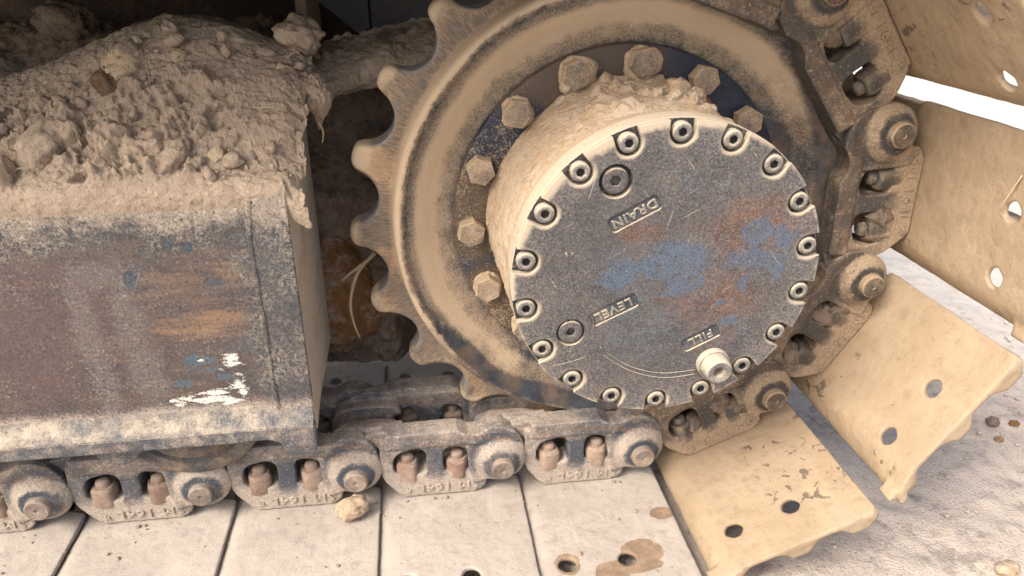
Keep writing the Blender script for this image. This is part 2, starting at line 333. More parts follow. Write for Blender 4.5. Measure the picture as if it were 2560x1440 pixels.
def cover_mat():
    g = G('cover_paint')
    n1 = g.noise(22, 6, 0.65); n2 = g.noise(90, 6, 0.7); n3 = g.noise(560, 3, 0.75); n5 = g.noise(800, 2, 0.7, off=(2, 2, 2)); n6 = g.noise(130, 5, 0.65, off=(4, 1, 7))
    r = g.vec('LENGTH', g.vec('MULTIPLY', g.pos, (1, 0, 1)), out=1)
    c = g.mix(g.step(n1, 0.35, 0.65), (0.066, 0.066, 0.070), (0.100, 0.092, 0.090))
    c = g.mix(g.mul(g.step(n2, 0.52, 0.66), 0.5), c, (0.11, 0.075, 0.06))
    rb = g.blobs([(0.045, -0.02, 0.055, 0.04), (0.075, 0.04, 0.05, 0.04), (-0.03, 0.044, 0.022, 0.014), (0.05, -0.06, 0.03, 0.03)], wob=1.5, wscale=45)
    c = g.mix(g.mul(g.mul(g.step(rb, 1.15, 0.6), g.step(n6, 0.36, 0.52)), 0.9), c, g.mix(g.step(n2, 0.4, 0.6), (0.105, 0.060, 0.048), (0.155, 0.088, 0.066)))
    bb = g.blobs([(0.083, 0.040, 0.018, 0.014), (0.107, 0.032, 0.013, 0.016), (0.083, 0.014, 0.030, 0.013), (-0.005, 0.012, 0.062, 0.022), (-0.045, 0.004, 0.026, 0.014), (0.020, -0.006, 0.028, 0.016), (0.105, 0.008, 0.012, 0.022), (0.058, -0.028, 0.015, 0.009), (0.066, -0.05, 0.009, 0.006), (0.075, -0.012, 0.010, 0.014)], wob=3.0, wscale=46)
    bz = g.blobs([(-0.005, 0.008, 0.075, 0.035), (-0.012, -0.055, 0.055, 0.032), (0.012, 0.088, 0.014, 0.010), (0.04, 0.09, 0.01, 0.008), (0.06, -0.06, 0.03, 0.02), (0.09, 0.02, 0.04, 0.03)], wob=2.0, wscale=40)
    bm = g.mul(g.mul(g.step(bb, 0.84, 0.80), g.step(n3, 0.70, 0.56)), g.step(n6, 0.38, 0.42)); bh = g.mul(g.mul(g.step(bz, 1.15, 0.6), g.step(n6, 0.40, 0.58)), 0.55)
    c = g.mix(bh, c, (0.10, 0.12, 0.145)); c = g.mix(g.mul(bm, 0.70), c, g.mix(n2, (0.065, 0.098, 0.15), (0.10, 0.145, 0.21)))
    # thin film of sandy specks, heavier at the rim
    sp = g.add(n3, g.mul(g.step(r, 0.10, 0.146), 0.10), g.mul(g.math('SUBTRACT', g.noise(12, 4), 0.5), 0.25), g.mul(bm, -0.10))
    c = g.mix(g.mul(g.step(sp, 0.47, 0.74), 0.48), c, (0.30, 0.27, 0.24)); c = g.mix(g.mul(g.step(n5, 0.62, 0.71), 0.40), c, (0.46, 0.41, 0.35)); c = g.mix(g.mul(g.step(n5, 0.46, 0.36), 0.75), c, (0.020, 0.020, 0.024))
    px, py, pz = g.sep(g.pos); rim = g.step(g.add(r, g.mul(g.math('SUBTRACT', n2, 0.5), 0.012), g.mul(g.step(g.add(pz, g.mul(px, -0.6)), 0.02, 0.16), 0.0065)), 0.1432, 0.1492)
    nz = g.sep(g.nor)[2]
    c = g.mix(g.mul(g.math('MAXIMUM', rim, g.step(g.add(nz, g.mul(g.math('SUBTRACT', n2, 0.5), 0.8)), 0.25, 0.7)), 0.85), c, (0.50, 0.42, 0.31))
    # dust along the chamfer of every notch, with light painted on its lower-right side
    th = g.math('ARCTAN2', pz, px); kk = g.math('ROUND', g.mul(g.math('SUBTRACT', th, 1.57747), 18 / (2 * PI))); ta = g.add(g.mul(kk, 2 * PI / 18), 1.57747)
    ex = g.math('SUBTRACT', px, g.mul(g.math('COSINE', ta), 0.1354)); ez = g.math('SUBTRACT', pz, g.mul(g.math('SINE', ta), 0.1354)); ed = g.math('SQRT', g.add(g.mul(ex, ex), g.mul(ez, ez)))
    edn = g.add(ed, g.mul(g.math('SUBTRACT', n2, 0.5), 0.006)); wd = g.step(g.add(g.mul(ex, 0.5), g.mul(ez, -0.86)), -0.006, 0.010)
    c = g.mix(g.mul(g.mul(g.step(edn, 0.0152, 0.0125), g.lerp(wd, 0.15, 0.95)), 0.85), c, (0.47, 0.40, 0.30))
    # scratches
    for ang, off in ((0.5, 0), (-0.9, 3), (1.3, 7)):
        ca, sa = math.cos(ang), math.sin(ang)
        x, y, z = g.sep(g.pos); u = g.add(g.mul(x, ca), g.mul(z, sa)); w = g.add(g.mul(x, -sa), g.mul(z, ca))
        cb = g.N.new('ShaderNodeCombineXYZ'); g.put(cb.inputs[0], g.mul(u, 9)); g.put(cb.inputs[1], g.mul(w, 330)); cb.inputs[2].default_value = off
        s = g.noise(1, 2, 0.4, vec=cb.outputs[0], dist=0.15); c = g.mix(g.mul(g.mul(g.step(s, 0.705, 0.745), 0.75), g.step(g.noise(17, 2, off=(off, 1, 1)), 0.5, 0.6)), c, (0.42, 0.36, 0.29))
    h = g.add(g.mul(n3, 0.30), g.mul(n2, 0.5), g.mul(bm, 0.25))
    return g.out(c, g.lerp(bm, 0.72, 0.5), g.bump(h, 0.0007), spec=0.3)
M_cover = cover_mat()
M_panelfloor = dusty('word_panel_floor', base=(0.045, 0.058, 0.075), base2=(0.03, 0.04, 0.055), dust=(0.3, 0.26, 0.21), bias=-0.25, up=0.8, rust=0.05)

def dish_mat():
    """dust lies in rings on the sprocket disc, with a darker ring inside the outer lip"""
    g = G('sprocket_disc'); x, y, z = g.sep(g.pos)
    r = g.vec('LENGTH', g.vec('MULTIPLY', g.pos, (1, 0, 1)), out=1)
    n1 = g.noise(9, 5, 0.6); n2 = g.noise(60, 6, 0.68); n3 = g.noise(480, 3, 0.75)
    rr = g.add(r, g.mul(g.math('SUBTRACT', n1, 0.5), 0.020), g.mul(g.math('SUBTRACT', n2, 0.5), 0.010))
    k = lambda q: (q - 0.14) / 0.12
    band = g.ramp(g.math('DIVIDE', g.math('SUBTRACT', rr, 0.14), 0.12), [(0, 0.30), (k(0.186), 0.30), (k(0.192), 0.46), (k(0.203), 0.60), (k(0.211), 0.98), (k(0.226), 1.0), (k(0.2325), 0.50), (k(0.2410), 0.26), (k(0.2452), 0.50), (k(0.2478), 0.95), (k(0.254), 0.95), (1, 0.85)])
    # less dust towards the lower and right-hand edge
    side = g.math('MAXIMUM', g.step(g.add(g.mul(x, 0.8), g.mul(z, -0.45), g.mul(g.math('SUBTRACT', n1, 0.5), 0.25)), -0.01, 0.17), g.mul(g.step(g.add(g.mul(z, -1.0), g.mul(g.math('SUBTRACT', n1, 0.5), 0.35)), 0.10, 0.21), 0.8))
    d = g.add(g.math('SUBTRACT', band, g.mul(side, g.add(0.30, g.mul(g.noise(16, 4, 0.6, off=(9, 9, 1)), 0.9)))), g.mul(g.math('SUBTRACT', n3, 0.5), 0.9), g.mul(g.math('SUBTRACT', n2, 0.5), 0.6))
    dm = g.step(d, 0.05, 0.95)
    c = g.mix(g.step(n2, 0.4, 0.6), (0.030, 0.034, 0.043), (0.050, 0.056, 0.066))
    c = g.mix(g.mul(g.step(g.noise(24, 6, 0.65, off=(2, 7, 1)), 0.45, 0.68), 0.75), c, (0.145, 0.10, 0.068))
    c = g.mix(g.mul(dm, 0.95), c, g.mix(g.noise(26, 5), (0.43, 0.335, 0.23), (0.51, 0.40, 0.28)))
    return g.out(c, g.lerp(dm, 0.5, 0.95), g.bump(g.add(g.mul(dm, 0.4), g.mul(n3, 0.4), g.mul(n2, 0.4)), 0.0011))
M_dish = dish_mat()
def tooth_mat():
    g = G('worn_tooth'); r = g.vec('LENGTH', g.vec('MULTIPLY', g.pos, (1, 0, 1)), out=1); ny = g.math('ABSOLUTE', g.sep(g.nor)[1]); nz = g.sep(g.nor)[2]
    # brushed marks run out along the radius
    x, y, z = g.sep(g.pos); th = g.math('ARCTAN2', z, x); cb = g.N.new('ShaderNodeCombineXYZ'); g.put(cb.inputs[0], g.mul(th, 60)); g.put(cb.inputs[1], g.mul(r, 30)); cb.inputs[2].default_value = 1
    br = g.noise(3.0, 6, 0.7, vec=cb.outputs[0]); n1 = g.noise(20, 5, 0.6); n2 = g.noise(90, 6, 0.68); n3 = g.noise(480, 3, 0.75)
    c = g.mix(g.step(br, 0.4, 0.6), (0.13, 0.115, 0.10), (0.25, 0.19, 0.14))
    c = g.mix(g.mul(g.step(g.add(br, g.mul(g.math('SUBTRACT', n1, 0.5), 0.9)), 0.46, 0.66), 0.85), c, g.mix(br, (0.26, 0.15, 0.075), (0.46, 0.28, 0.14)))
    pol = g.mul(g.mul(g.step(ny, 0.92, 0.5), g.step(r, 0.293, 0.278)), g.step(n2, 0.28, 0.55)); c = g.mix(pol, c, (0.40, 0.40, 0.41))
    tip = g.step(g.add(r, g.mul(g.math('SUBTRACT', n1, 0.5), 0.04)), 0.283, 0.300)
    d = g.add(g.mul(tip, 0.65), g.mul(g.step(r, 0.262, 0.254), 0.4), g.mul(g.math('SUBTRACT', n1, 0.5), 1.5), g.mul(g.math('SUBTRACT', n3, 0.5), 1.0), g.mul(nz, 0.25), 0.22, g.mul(pol, -0.6))
    dm = g.step(d, 0.1, 0.95); c = g.mix(g.mul(dm, 0.92), c, g.mix(n2, (0.45, 0.355, 0.25), (0.53, 0.42, 0.295)))
    return g.out(c, g.lerp(pol, 0.85, 0.38), g.bump(g.add(g.mul(br, 0.5), g.mul(n3, 0.4), g.mul(dm, 0.3)), 0.0009), metal=g.mul(pol, 0.75))
M_tooth = tooth_mat()
def flange_mat():
    g = G('flange_paint'); n1 = g.noise(13, 5, 0.62); n2 = g.noise(80, 6, 0.68); n3 = g.noise(500, 3, 0.75); x, y, z = g.sep(g.pos)
    # brown crust on the upper-left, bare navy paint to the right
    bl = g.blobs([(-0.06, 0.165, 0.10, 0.05), (-0.165, 0.01, 0.03, 0.06), (-0.14, -0.1, 0.06, 0.05)], wob=1.2, wscale=20)
    c = g.mix(g.step(n2, 0.35, 0.65), (0.014, 0.019, 0.034), (0.026, 0.034, 0.055))
    c = g.mix(g.mul(g.step(bl, 1.2, 0.7), 0.8), c, (0.095, 0.068, 0.045))
    d = g.add(g.mul(g.math('SUBTRACT', n1, 0.5), 1.0), g.mul(g.math('SUBTRACT', n3, 0.5), 2.2), g.mul(g.math('SUBTRACT', n2, 0.5), 0.8), g.mul(g.step(x, 0.02, -0.16), 0.34), -0.14)
    dm = g.step(d, 0.25, 0.65); c = g.mix(g.mul(dm, 0.85), c, (0.40, 0.31, 0.20))
    return g.out(c, g.lerp(dm, 0.4, 0.95), g.bump(g.add(g.mul(n3, 0.5), g.mul(n2, 0.4)), 0.0008))
M_flange = flange_mat()

def panel_mat():
    g = G('frame_side_paint'); x, y, z = g.sep(g.pos)
    n1 = g.noise(14, 6, 0.65); n2 = g.noise(75, 8, 0.72); n3 = g.noise(430, 4, 0.75); n5 = g.noise(330, 3, 0.75, off=(3, 8, 2)); hs = g.noise(60, 7, 0.7, stretch=(0.13, 1, 1)); cr = g.noise(150, 6, 0.7, dist=0.6)
    c = g.mix(g.step(g.noise(30, 6, 0.7), 0.36, 0.64), (0.052, 0.046, 0.050), (0.092, 0.068, 0.062))
    c = g.mix(g.mul(g.step(hs, 0.46, 0.64), 0.6), c, (0.165, 0.112, 0.082))
    c = g.mix(g.mul(g.step(g.noise(45, 7, 0.7, stretch=(0.4, 1, 1), off=(5, 5, 5)), 0.54, 0.64), 0.75), c, (0.060, 0.070, 0.082))
    pb = g.step(g.blobs([(-0.63, -0.05, 0.13, 0.11)], wob=1.2, wscale=14), 1.2, 0.5); c = g.mix(g.mul(pb, 0.65), c, g.mix(n2, (0.075, 0.048, 0.048), (0.125, 0.085, 0.080)))
    ob = g.step(g.blobs([(-0.425, -0.052, 0.036, 0.020), (-0.455, -0.068, 0.036, 0.014), (-0.435, 0.024, 0.05, 0.009), (-0.40, -0.005, 0.03, 0.012)], wob=2.2, wscale=26), 1.15, 0.35)
    c = g.mix(g.mul(ob, g.lerp(g.step(g.add(hs, g.mul(g.math('SUBTRACT', n3, 0.5), 0.3)), 0.44, 0.60), 0.0, 0.70)), c, (0.24, 0.145, 0.085))
    # scraped patches, grey with beads of dried dirt
    gs = g.step(g.add(g.blobs([(-0.552, -0.06, 0.013, 0.07), (-0.548, -0.13, 0.012, 0.05), (-0.512, -0.04, 0.014, 0.07), (-0.508, -0.12, 0.017, 0.06), (-0.53, -0.006, 0.035, 0.016)], wob=2.2, wscale=26), g.mul(g.math('SUBTRACT', n2, 0.5), 1.6)), 1.25, 0.55)
    c = g.mix(g.mul(gs, 0.45), c, (0.17, 0.15, 0.142))
    beads = g.math('MAXIMUM', g.step(g.math('ABSOLUTE', g.math('SUBTRACT', g.noise(230, 4, 0.6, dist=0.8), 0.5)), 0.030, 0.010), g.step(n5, 0.58, 0.66))
    c = g.mix(g.mul(g.mul(beads, g.lerp(gs, 0.10, 0.75)), 0.9), c, (0.44, 0.385, 0.325))
    # dark blistered bands under the mud and along the right-hand border
    db = g.step(g.add(z, g.mul(g.math('SUBTRACT', n1, 0.5), 0.09), g.mul(g.math('SUBTRACT', n2, 0.5), 0.03)), 0.010, 0.034); c = g.mix(g.mul(db, 0.8), c, g.mix(n2, (0.036, 0.044, 0.055), (0.075, 0.08, 0.09)))
    rb = g.step(g.add(x, g.mul(g.math('SUBTRACT', n1, 0.5), 0.05), g.mul(g.math('SUBTRACT', n2, 0.5), 0.015)), -0.408, -0.390); c = g.mix(g.mul(rb, 0.7), c, g.mix(n2, (0.040, 0.050, 0.066), (0.085, 0.09, 0.10)))
    wires = g.step(g.math('ABSOLUTE', g.math('SUBTRACT', cr, 0.5)), 0.060, 0.015); zone = g.math('MAXIMUM', db, g.mul(rb, 0.9))
    c = g.mix(g.mul(g.mul(g.mul(wires, zone), g.step(n1, 0.34, 0.60)), 0.75), c, (0.44, 0.38, 0.305))
    chips = g.step(g.voro(38), 0.26, 0.20); cz = g.step(g.blobs([(-0.47, 0.0, 0.09, 0.035)], wob=1.0, wscale=20), 1.1, 0.6); c = g.mix(g.mul(g.mul(chips, cz), g.step(n1, 0.42, 0.55)), c, (0.055, 0.075, 0.095))
    bb = g.step(g.blobs([(-0.453, -0.103, 0.016, 0.007), (-0.474, -0.130, 0.012, 0.005), (-0.447, -0.116, 0.008, 0.004), (-0.43, -0.125, 0.012, 0.004), (-0.47, -0.162, 0.05, 0.006)], wob=2.6, wscale=75), 0.95, 0.75); c = g.mix(g.mul(bb, 0.75), c, (0.070, 0.11, 0.145))
    wv = g.blobs([(-0.4225, -0.103, 0.011, 0.006), (-0.424, -0.111, 0.014, 0.006), (-0.452, -0.1035, 0.006, 0.0022), (-0.450, -0.1435, 0.021, 0.0045), (-0.455, -0.151, 0.036, 0.0075), (-0.421, -0.134, 0.009, 0.012), (-0.417, -0.146, 0.009, 0.010), (-0.428, -0.155, 0.014, 0.005), (-0.487, -0.150, 0.006, 0.003)])
    wm = g.step(g.add(wv, g.mul(g.math('SUBTRACT', g.noise(120, 7, 0.75, stretch=(0.35, 1, 1)), 0.5), 5.0), g.mul(g.math('SUBTRACT', n3, 0.5), 1.8)), 0.74, 0.68)
    c = g.mix(g.mul(wm, g.lerp(g.step(n3, 0.36, 0.5), 0.6, 1.0)), c, (0.68, 0.67, 0.60))
    d = g.add(g.mul(g.step(g.add(z, g.mul(g.math('SUBTRACT', n2, 0.5), 0.045), g.mul(g.math('SUBTRACT', n1, 0.5), 0.04)), 0.030, 0.062), 0.85), g.mul(g.step(g.add(z, g.mul(g.math('SUBTRACT', n2, 0.5), 0.035), g.mul(g.math('SUBTRACT', n1, 0.5), 0.03)), -0.148, -0.170), 0.75), g.mul(g.math('SUBTRACT', n3, 0.5), 1.3), g.mul(g.math('SUBTRACT', n2, 0.5), 1.0), g.mul(wm, -0.5), 0.12)
    dm = g.step(d, 0.18, 0.90); c = g.mix(g.mul(dm, 0.88), c, g.mix(n2, (0.39, 0.325, 0.265), (0.49, 0.42, 0.34)))
    bd = g.mul(g.step(g.voro(260), 0.34, 0.24), g.step(n1, 0.44, 0.66)); c = g.mix(g.mul(bd, 0.34), c, (0.42, 0.37, 0.31)); sp = g.step(n5, 0.60, 0.68); c = g.mix(g.mul(sp, 0.45), c, (0.36, 0.31, 0.26)); pt = g.step(n5, 0.46, 0.36); c = g.mix(g.mul(pt, 0.8), c, (0.028, 0.028, 0.034))
    h = g.add(g.mul(n2, 0.5), g.mul(n3, 0.4), g.mul(g.mul(wires, zone), 0.5), g.mul(g.mul(beads, gs), 0.35), g.mul(g.mul(chips, cz), -0.3), g.mul(wm, 0.35))
    return g.out(c, g.lerp(dm, 0.55, 0.95), g.bump(h, 0.0015), spec=0.35)
M_panel = panel_mat()
M_plate = dusty('frame_plate', base=(0.065, 0.072, 0.086), base2=(0.048, 0.058, 0.08), dust=(0.46, 0.39, 0.31), bias=-0.22, up=0.40, rust=0.22, rustcol=(0.21, 0.125, 0.08), fine=1.0, big=0.55, edge=0.2, edgecol=(0.4, 0.32, 0.25), big_scale=20)
M_ledge = dusty('ledge_dust', base=(0.10, 0.12, 0.15), base2=(0.09, 0.13, 0.18), dust=(0.48, 0.415, 0.335), dust2=(0.43, 0.365, 0.29), bias=0.10, up=0.25, rust=0.2, fine=1.0, big=1.0, big_scale=30, bumpd=0.003)
M_plate_end = dusty('frame_end', base=(0.10, 0.10, 0.105), base2=(0.08, 0.08, 0.085), dust=(0.52, 0.47, 0.40), dust2=(0.34, 0.29, 0.235), bias=0.50, up=0.3, rust=0.15, fine=0.9, big=0.9, big_scale=22)

def ground_mat():
    g = G('dusty_ground'); n1 = g.noise(2.2, 5, 0.6); n2 = g.noise(26, 8, 0.7); n3 = g.noise(260, 4, 0.7)
    c = g.mix(g.step(n1, 0.35, 0.65), (0.55, 0.475, 0.40), (0.60, 0.52, 0.445)); c = g.mix(g.mul(g.step(n2, 0.5, 0.34), 0.75), c, (0.25, 0.215, 0.195)); c = g.mix(g.mul(g.step(g.noise(11, 4, 0.6, off=(3, 3, 3)), 0.56, 0.68), 0.6), c, (0.42, 0.35, 0.31))
    c = g.mix(g.mul(g.step(n3, 0.57, 0.68), 0.6), c, (0.60, 0.55, 0.50)); c = g.mix(g.mul(g.step(n3, 0.43, 0.33), 0.7), c, (0.22, 0.185, 0.16))
    px, py, pz = g.sep(g.pos); far = g.step(g.add(g.vec('LENGTH', g.vec('MULTIPLY', g.vec('SUBTRACT', g.pos, (0.0, -0.15, 0)), (1, 1, 0)), out=1), g.mul(g.math('SUBTRACT', n1, 0.5), 0.3)), 0.62, 1.15); c = g.mix(g.mul(far, 0.85), c, g.mix(n2, (0.60, 0.56, 0.505), (0.72, 0.68, 0.62)))  # paler ground farther out: its brighter light is painted into the colour
    return g.out(c, 0.96, g.bump(g.add(n2, g.mul(n3, 0.7)), 0.005), spec=0.1)
M_ground = ground_mat()

# ------------------------------------------------------------------ chain geometry
P = 0.175; RP = P / 2 / math.sin(2 * PI / 21); YC = 0.0; STEP = 4 * PI / 21
A1 = 0.33980                       # angle of the pin whose boss stands right of the cover
ang_pin = lambda i: A1 - (i - 1) * STEP
pin_xz = lambda i: Vector((RP * math.cos(ang_pin(i)), 0, RP * math.sin(ang_pin(i))))
P4 = pin_xz(4)                     # first pin on the straight lower run

def circ(cx, cz, r, n=24, a0=0.0, a1=2 * PI, close=True):
    t = np.linspace(a0, a1, n, endpoint=not close); return [(cx + r * math.cos(q), cz + r * math.sin(q)) for q in t]
def chaikin(pts, n=2):
    for _ in range(n):
        q = []
        for a, b in zip(pts, pts[1:] + pts[:1]):
            q.append((a[0] * .75 + b[0] * .25, a[1] * .75 + b[1] * .25)); q.append((a[0] * .25 + b[0] * .75, a[1] * .25 + b[1] * .75))
        pts = q
    return pts
# -- link plate, near side, in the link's own frame (pins at x = -P/2 and +P/2, z = 0; -y faces out)
def make_link_plate():
    wl = chaikin([(-0.043, -0.0125), (-0.045, 0.010), (-0.036, 0.0235), (-0.004, 0.0275), (-0.0035, 0.0), (-0.0035, -0.0125)], 2)
    wr = chaikin([(0.017, -0.0125), (0.0165, 0.0), (0.017, 0.0265), (0.042, 0.0245), (0.053, 0.008), (0.053, -0.0125)], 2)
    web = plate([chaikin([(-0.056, 0.046), (-0.0595, 0.022), (-0.060, 0.000), (-0.057, -0.016), (-0.047, -0.030), (-0.034, -0.0455), (0.058, -0.0455), (0.071, -0.034), (0.072, 0.046)], 1), wl, wr], -0.0600, -0.0300)
    boss = plate([chaikin([(0.045, 0.044), (0.060, 0.044), (0.078, 0.0535), (0.098, 0.049), (0.113, 0.034), (0.1165, 0.012), (0.110, -0.010), (0.095, -0.0215), (0.078, -0.0225), (0.060, -0.030), (0.048, -0.030)], 2)], -0.0625, -0.0425)
    tongue = plate([chaikin([(-0.118, 0.006), (-0.121, 0.024), (-0.112, 0.038), (-0.093, 0.042), (-0.040, 0.042), (-0.030, 0.028), (-0.045, 0.026), (-0.046, -0.014), (-0.060, -0.020), (-0.085, -0.021), (-0.106, -0.014)], 2)], -0.0385, -0.0120)
    # rail band along the top, a few millimetres proud, its flat running face stepped down before the boss
    rail = plate([[(-0.052, 0.030), (-0.0505, 0.0500), (0.034, 0.0510), (0.047, 0.0440), (0.060, 0.0435), (0.074, 0.0525), (0.089, 0.0515), (0.104, 0.044), (0.1135, 0.0300)]], -0.0640, -0.0360)
    rail2 = plate([[(-0.106, 0.034), (-0.094, 0.046), (-0.080, 0.0510), (-0.030, 0.0508), (-0.030, 0.030), (-0.106, 0.026)]], -0.0440, -0.0310)
    gus = plate([[(-0.075, 0.046), (-0.052, 0.0508), (-0.040, 0.0508), (-0.040, 0.026), (-0.060, 0.026)]], -0.0540, -0.0380)
    cone = lathe([(0.0, -0.0735), (0.0180, -0.0735), (0.0200, -0.0725), (0.0295, -0.0650), (0.0330, -0.0610), (0.0330, -0.050), (0, -0.050)], 40); cone.transform(Matrix.Translation((0.0850, 0, 0.0040)))
    foot = box(-0.034, 0.056, -0.0600, -0.024, -0.0455, -0.0145)
    me = remesh([web, boss, tongue, rail, rail2, gus, foot, cone], 0.0014, 2)
    v = arr(me); n = nrm(me); v = v + n * (0.0004 * fbm(v, 50, 3, 0.6, 3) + 0.0003 * fbm(v, 240, 2, 0.5, 4))[:, None]; setv(me, v)
    return me
LINK_N = make_link_plate(); LINK_N.name = 'link_plate'
LINK_F = LINK_N.copy(); v = arr(LINK_F); v[:, 1] = 2 * YC - v[:, 1]; setv(LINK_F, v); LINK_F.flip_normals()
pin_me = lathe([(0, -0.0798), (0.0022, -0.0798), (0.0028, -0.0812), (0.0120, -0.0815), (0.0136, -0.0802), (0.0140, -0.0770), (0.0140, 0.0770), (0.0136, 0.0802), (0.0120, 0.0815), (0, 0.0815)], 40)
bush_me = lathe([(0.0145, -0.030), (0.025, -0.030), (0.025, 0.030), (0.0145, 0.030)], 40)
def hexpts(r, n, rot=0.0):
    out = []
    for k in range(6):
        a = Vector((math.cos(rot + k * PI / 3), math.sin(rot + k * PI / 3))); b = Vector((math.cos(rot + (k + 1) * PI / 3), math.sin(rot + (k + 1) * PI / 3)))
        for j in range(n): q = a.lerp(b, j / n) * r; out.append((q.x, q.y))
    return np.array(out)
def rings(rs, ang=28, cap0=False, cap1=True):
    """stack closed rings of equal length (list of Nx3) into a skin"""
    n = len(rs[0]); V = np.vstack(rs); F = []
    for i in range(len(rs) - 1):
        for k in range(n): F.append((i * n + k, i * n + (k + 1) % n, (i + 1) * n + (k + 1) % n, (i + 1) * n + k))
    if cap1: F.append(tuple((len(rs) - 1) * n + k for k in range(n)))
    if cap0: F.append(tuple(range(n))[::-1])
    return raw(V, F, ang)
def along_z(p2, z): return np.column_stack([p2, np.full(len(p2), z)])
def nut_meshes():
    h = hexpts(1, 4, 0.26); c = h / np.linalg.norm(h, axis=1)[:, None]; r = 0.0132
    sq = 0.62
    def sqr(s): q = c * s; q = np.sign(q) * np.abs(q) ** sq; return q / np.max(np.abs(q)) * s
    nut = rings([along_z(sqr(r), -0.020), along_z(sqr(r), 0.000), along_z(sqr(r * 0.96), 0.0022), along_z(sqr(r) * 0.35 + c * r * 0.5, 0.0045), along_z(c * r * 0.6, 0.0048)])
    stud = rings([along_z(c * 0.0082, 0.003), along_z(c * 0.0082, 0.0085), along_z(c * 0.0070, 0.0118), along_z(c * 0.0035, 0.0132)], 50)
    v = arr(nut); v = v + 0.0006 * np.stack([fbm(v + k * 9, 120, 2, seed=k) for k in range(3)], -1); setv(nut, v)
    return nut, stud
NUT, STUD = nut_meshes()
# -- shoe: plate with clean-out holes, one turned-down lip and three grousers
def make_shoe():
    yn, yf = -0.240, 0.270; holes = []
    for yy in (-0.190, 0.220):
        for xx in (-0.030, 0.038): holes.append(circ(xx, yy, 0.0098, 24))
    x0, x1 = -0.042, 0.112
    ol = [(x0, yn + 0.004), (x0 + 0.004, yn), (x1 - 0.005, yn), (x1, yn + 0.006), (x1, -0.036), (x1 - 0.004, -0.032), (x1 - 0.020, -0.028), (x1 - 0.028, -0.024), (x1 - 0.028, 0.056), (x1 - 0.004, 0.062), (x1, 0.068), (x1, yf - 0.006), (x1 - 0.005, yf), (x0 + 0.004, yf), (x0, yf - 0.004)]
    pl = plate([ol] + holes, 0.0, 0.0070); # built in (x,z)=(x,y): turn it so that its plane is horizontal
    v = arr(pl); pl_v = np.column_stack([v[:, 0], v[:, 2], -0.0465 - v[:, 1]]); setv(pl, pl_v); pl.flip_normals()
    prof = [(-0.0400, -0.0465), (-0.0500, -0.0475), (-0.0580, -0.0505), (-0.0660, -0.0560), (-0.0720, -0.0615), (-0.0755, -0.0675), (-0.0680, -0.0705), (-0.0600, -0.0620), (-0.0400, -0.0545)]
    def prism(pr, ya, yb):
        n = len(pr); V = [(a, ya, b) for a, b in pr] + [(a, yb, b) for a, b in pr]
        F = [(i, (i + 1) % n, n + (i + 1) % n, n + i) for i in range(n)] + [tuple(range(n))[::-1], tuple(range(n, 2 * n))]
        return raw(V, F)
    lip = prism(prof, yn - 0.002, yf - 0.002)
    gr = [prism([(xx - 0.009, -0.052), (xx - 0.005, -0.078), (xx + 0.005, -0.078), (xx + 0.010, -0.052)], yn + 0.010, yf - 0.010) for xx in (0.020, 0.098)]
    tips = [prism([(xx - 0.024, -0.0525), (xx - 0.008, -0.067), (xx + 0.008, -0.067), (xx + 0.024, -0.0525)], yn + 0.0005, yn + 0.02) for xx in (-0.058, 0.022, 0.090)]
    me = remesh([pl, lip] + gr + tips, 0.0026, 2)
    v = arr(me); n = nrm(me); v = v + n * (0.0011 * fbm(v, 22, 4, 0.55, 8) + 0.0004 * fbm(v, 150, 2, 0.5, 9))[:, None]; setv(me, v)
    return me
SHOE = make_shoe()
TXT = text_mesh('SM 164L *', 0.0140, 0.003, 1.40)
# upright text in the (x,z) plane facing -y, turned upside down as cast
TXT.transform(Matrix.Rotation(PI, 4, 'Y') @ Matrix.Rotation(PI / 2, 4, 'X')); TXT.transform(Matrix.Translation((0.013, -0.0602, -0.0325)))

def with_mats(me, m):
    c = me.copy(); c.materials.clear(); c.materials.append(m); return c
LK = {k: {'n': with_mats(LINK_N, m), 'f': with_mats(LINK_F, m), 'pin': with_mats(pin_me, pm), 'bush': with_mats(bush_me, M_pin_dark), 'shoe': with_mats(SHOE, sm), 'nut': with_mats(NUT, nm), 'stud': with_mats(STUD, nm), 'txt': with_mats(TXT, m)}
      for k, m, pm, sm, nm in (('pale', M_link, M_pin, M_shoe_pale, M_nut), ('tan', M_link_tan, M_pin_dark, M_shoe_tan, M_link_tan))}
rng = random.Random(3)
def track_section(lo, hi, kind, label, group='track sections of the crawler chain', detail=True):
    """lo, hi: (x,z) of the section's two pins; its shoe lies on the far side from the sprocket"""
    lo = Vector(lo); hi = Vector(hi); u = (hi - lo).normalized(); mid = (lo + hi) / 2
    t = empty('track_section', (mid.x, 0, mid.z)); t.rotation_euler = (0, math.atan2(-u.z, u.x), 0)
    tag(t, label, 'track section', group); K = LK[kind]
    link('track_shoe', K['shoe'], parent=t)
    link('link_plate', K['n'], parent=t); f = link('link_plate', K['f'], parent=t)
    p = link('track_pin', K['pin'], parent=t); p.location = (P / 2, 0, 0)
    b = link('bushing', K['bush'], parent=t); b.location = (-P / 2, 0, 0)
    if detail:
        link('cast_marking', K['txt'], parent=t)
    for y in (-0.049, 2 * YC + 0.049):
        for x in (-0.027, 0.034):
            n = link('nut', K['nut'], parent=t); n.location = (x, y, 0); n.rotation_euler = (0, 0, rng.uniform(-0.5, 0.5))
            s = link('stud', K['stud'], parent=n)
    return t
names = {
    0: 'steep track section at the upper right, its tan shoe sloping off the top edge',
    1: 'track section right of the cover, highest whole round boss, cracked tan shoe',
    2: 'track section right of the cover, lower round boss, shoe reaching out over pale ground',
    3: 'track section rising at the sprocket foot, yellow shoe flecked with dark spots'}
secs = {}
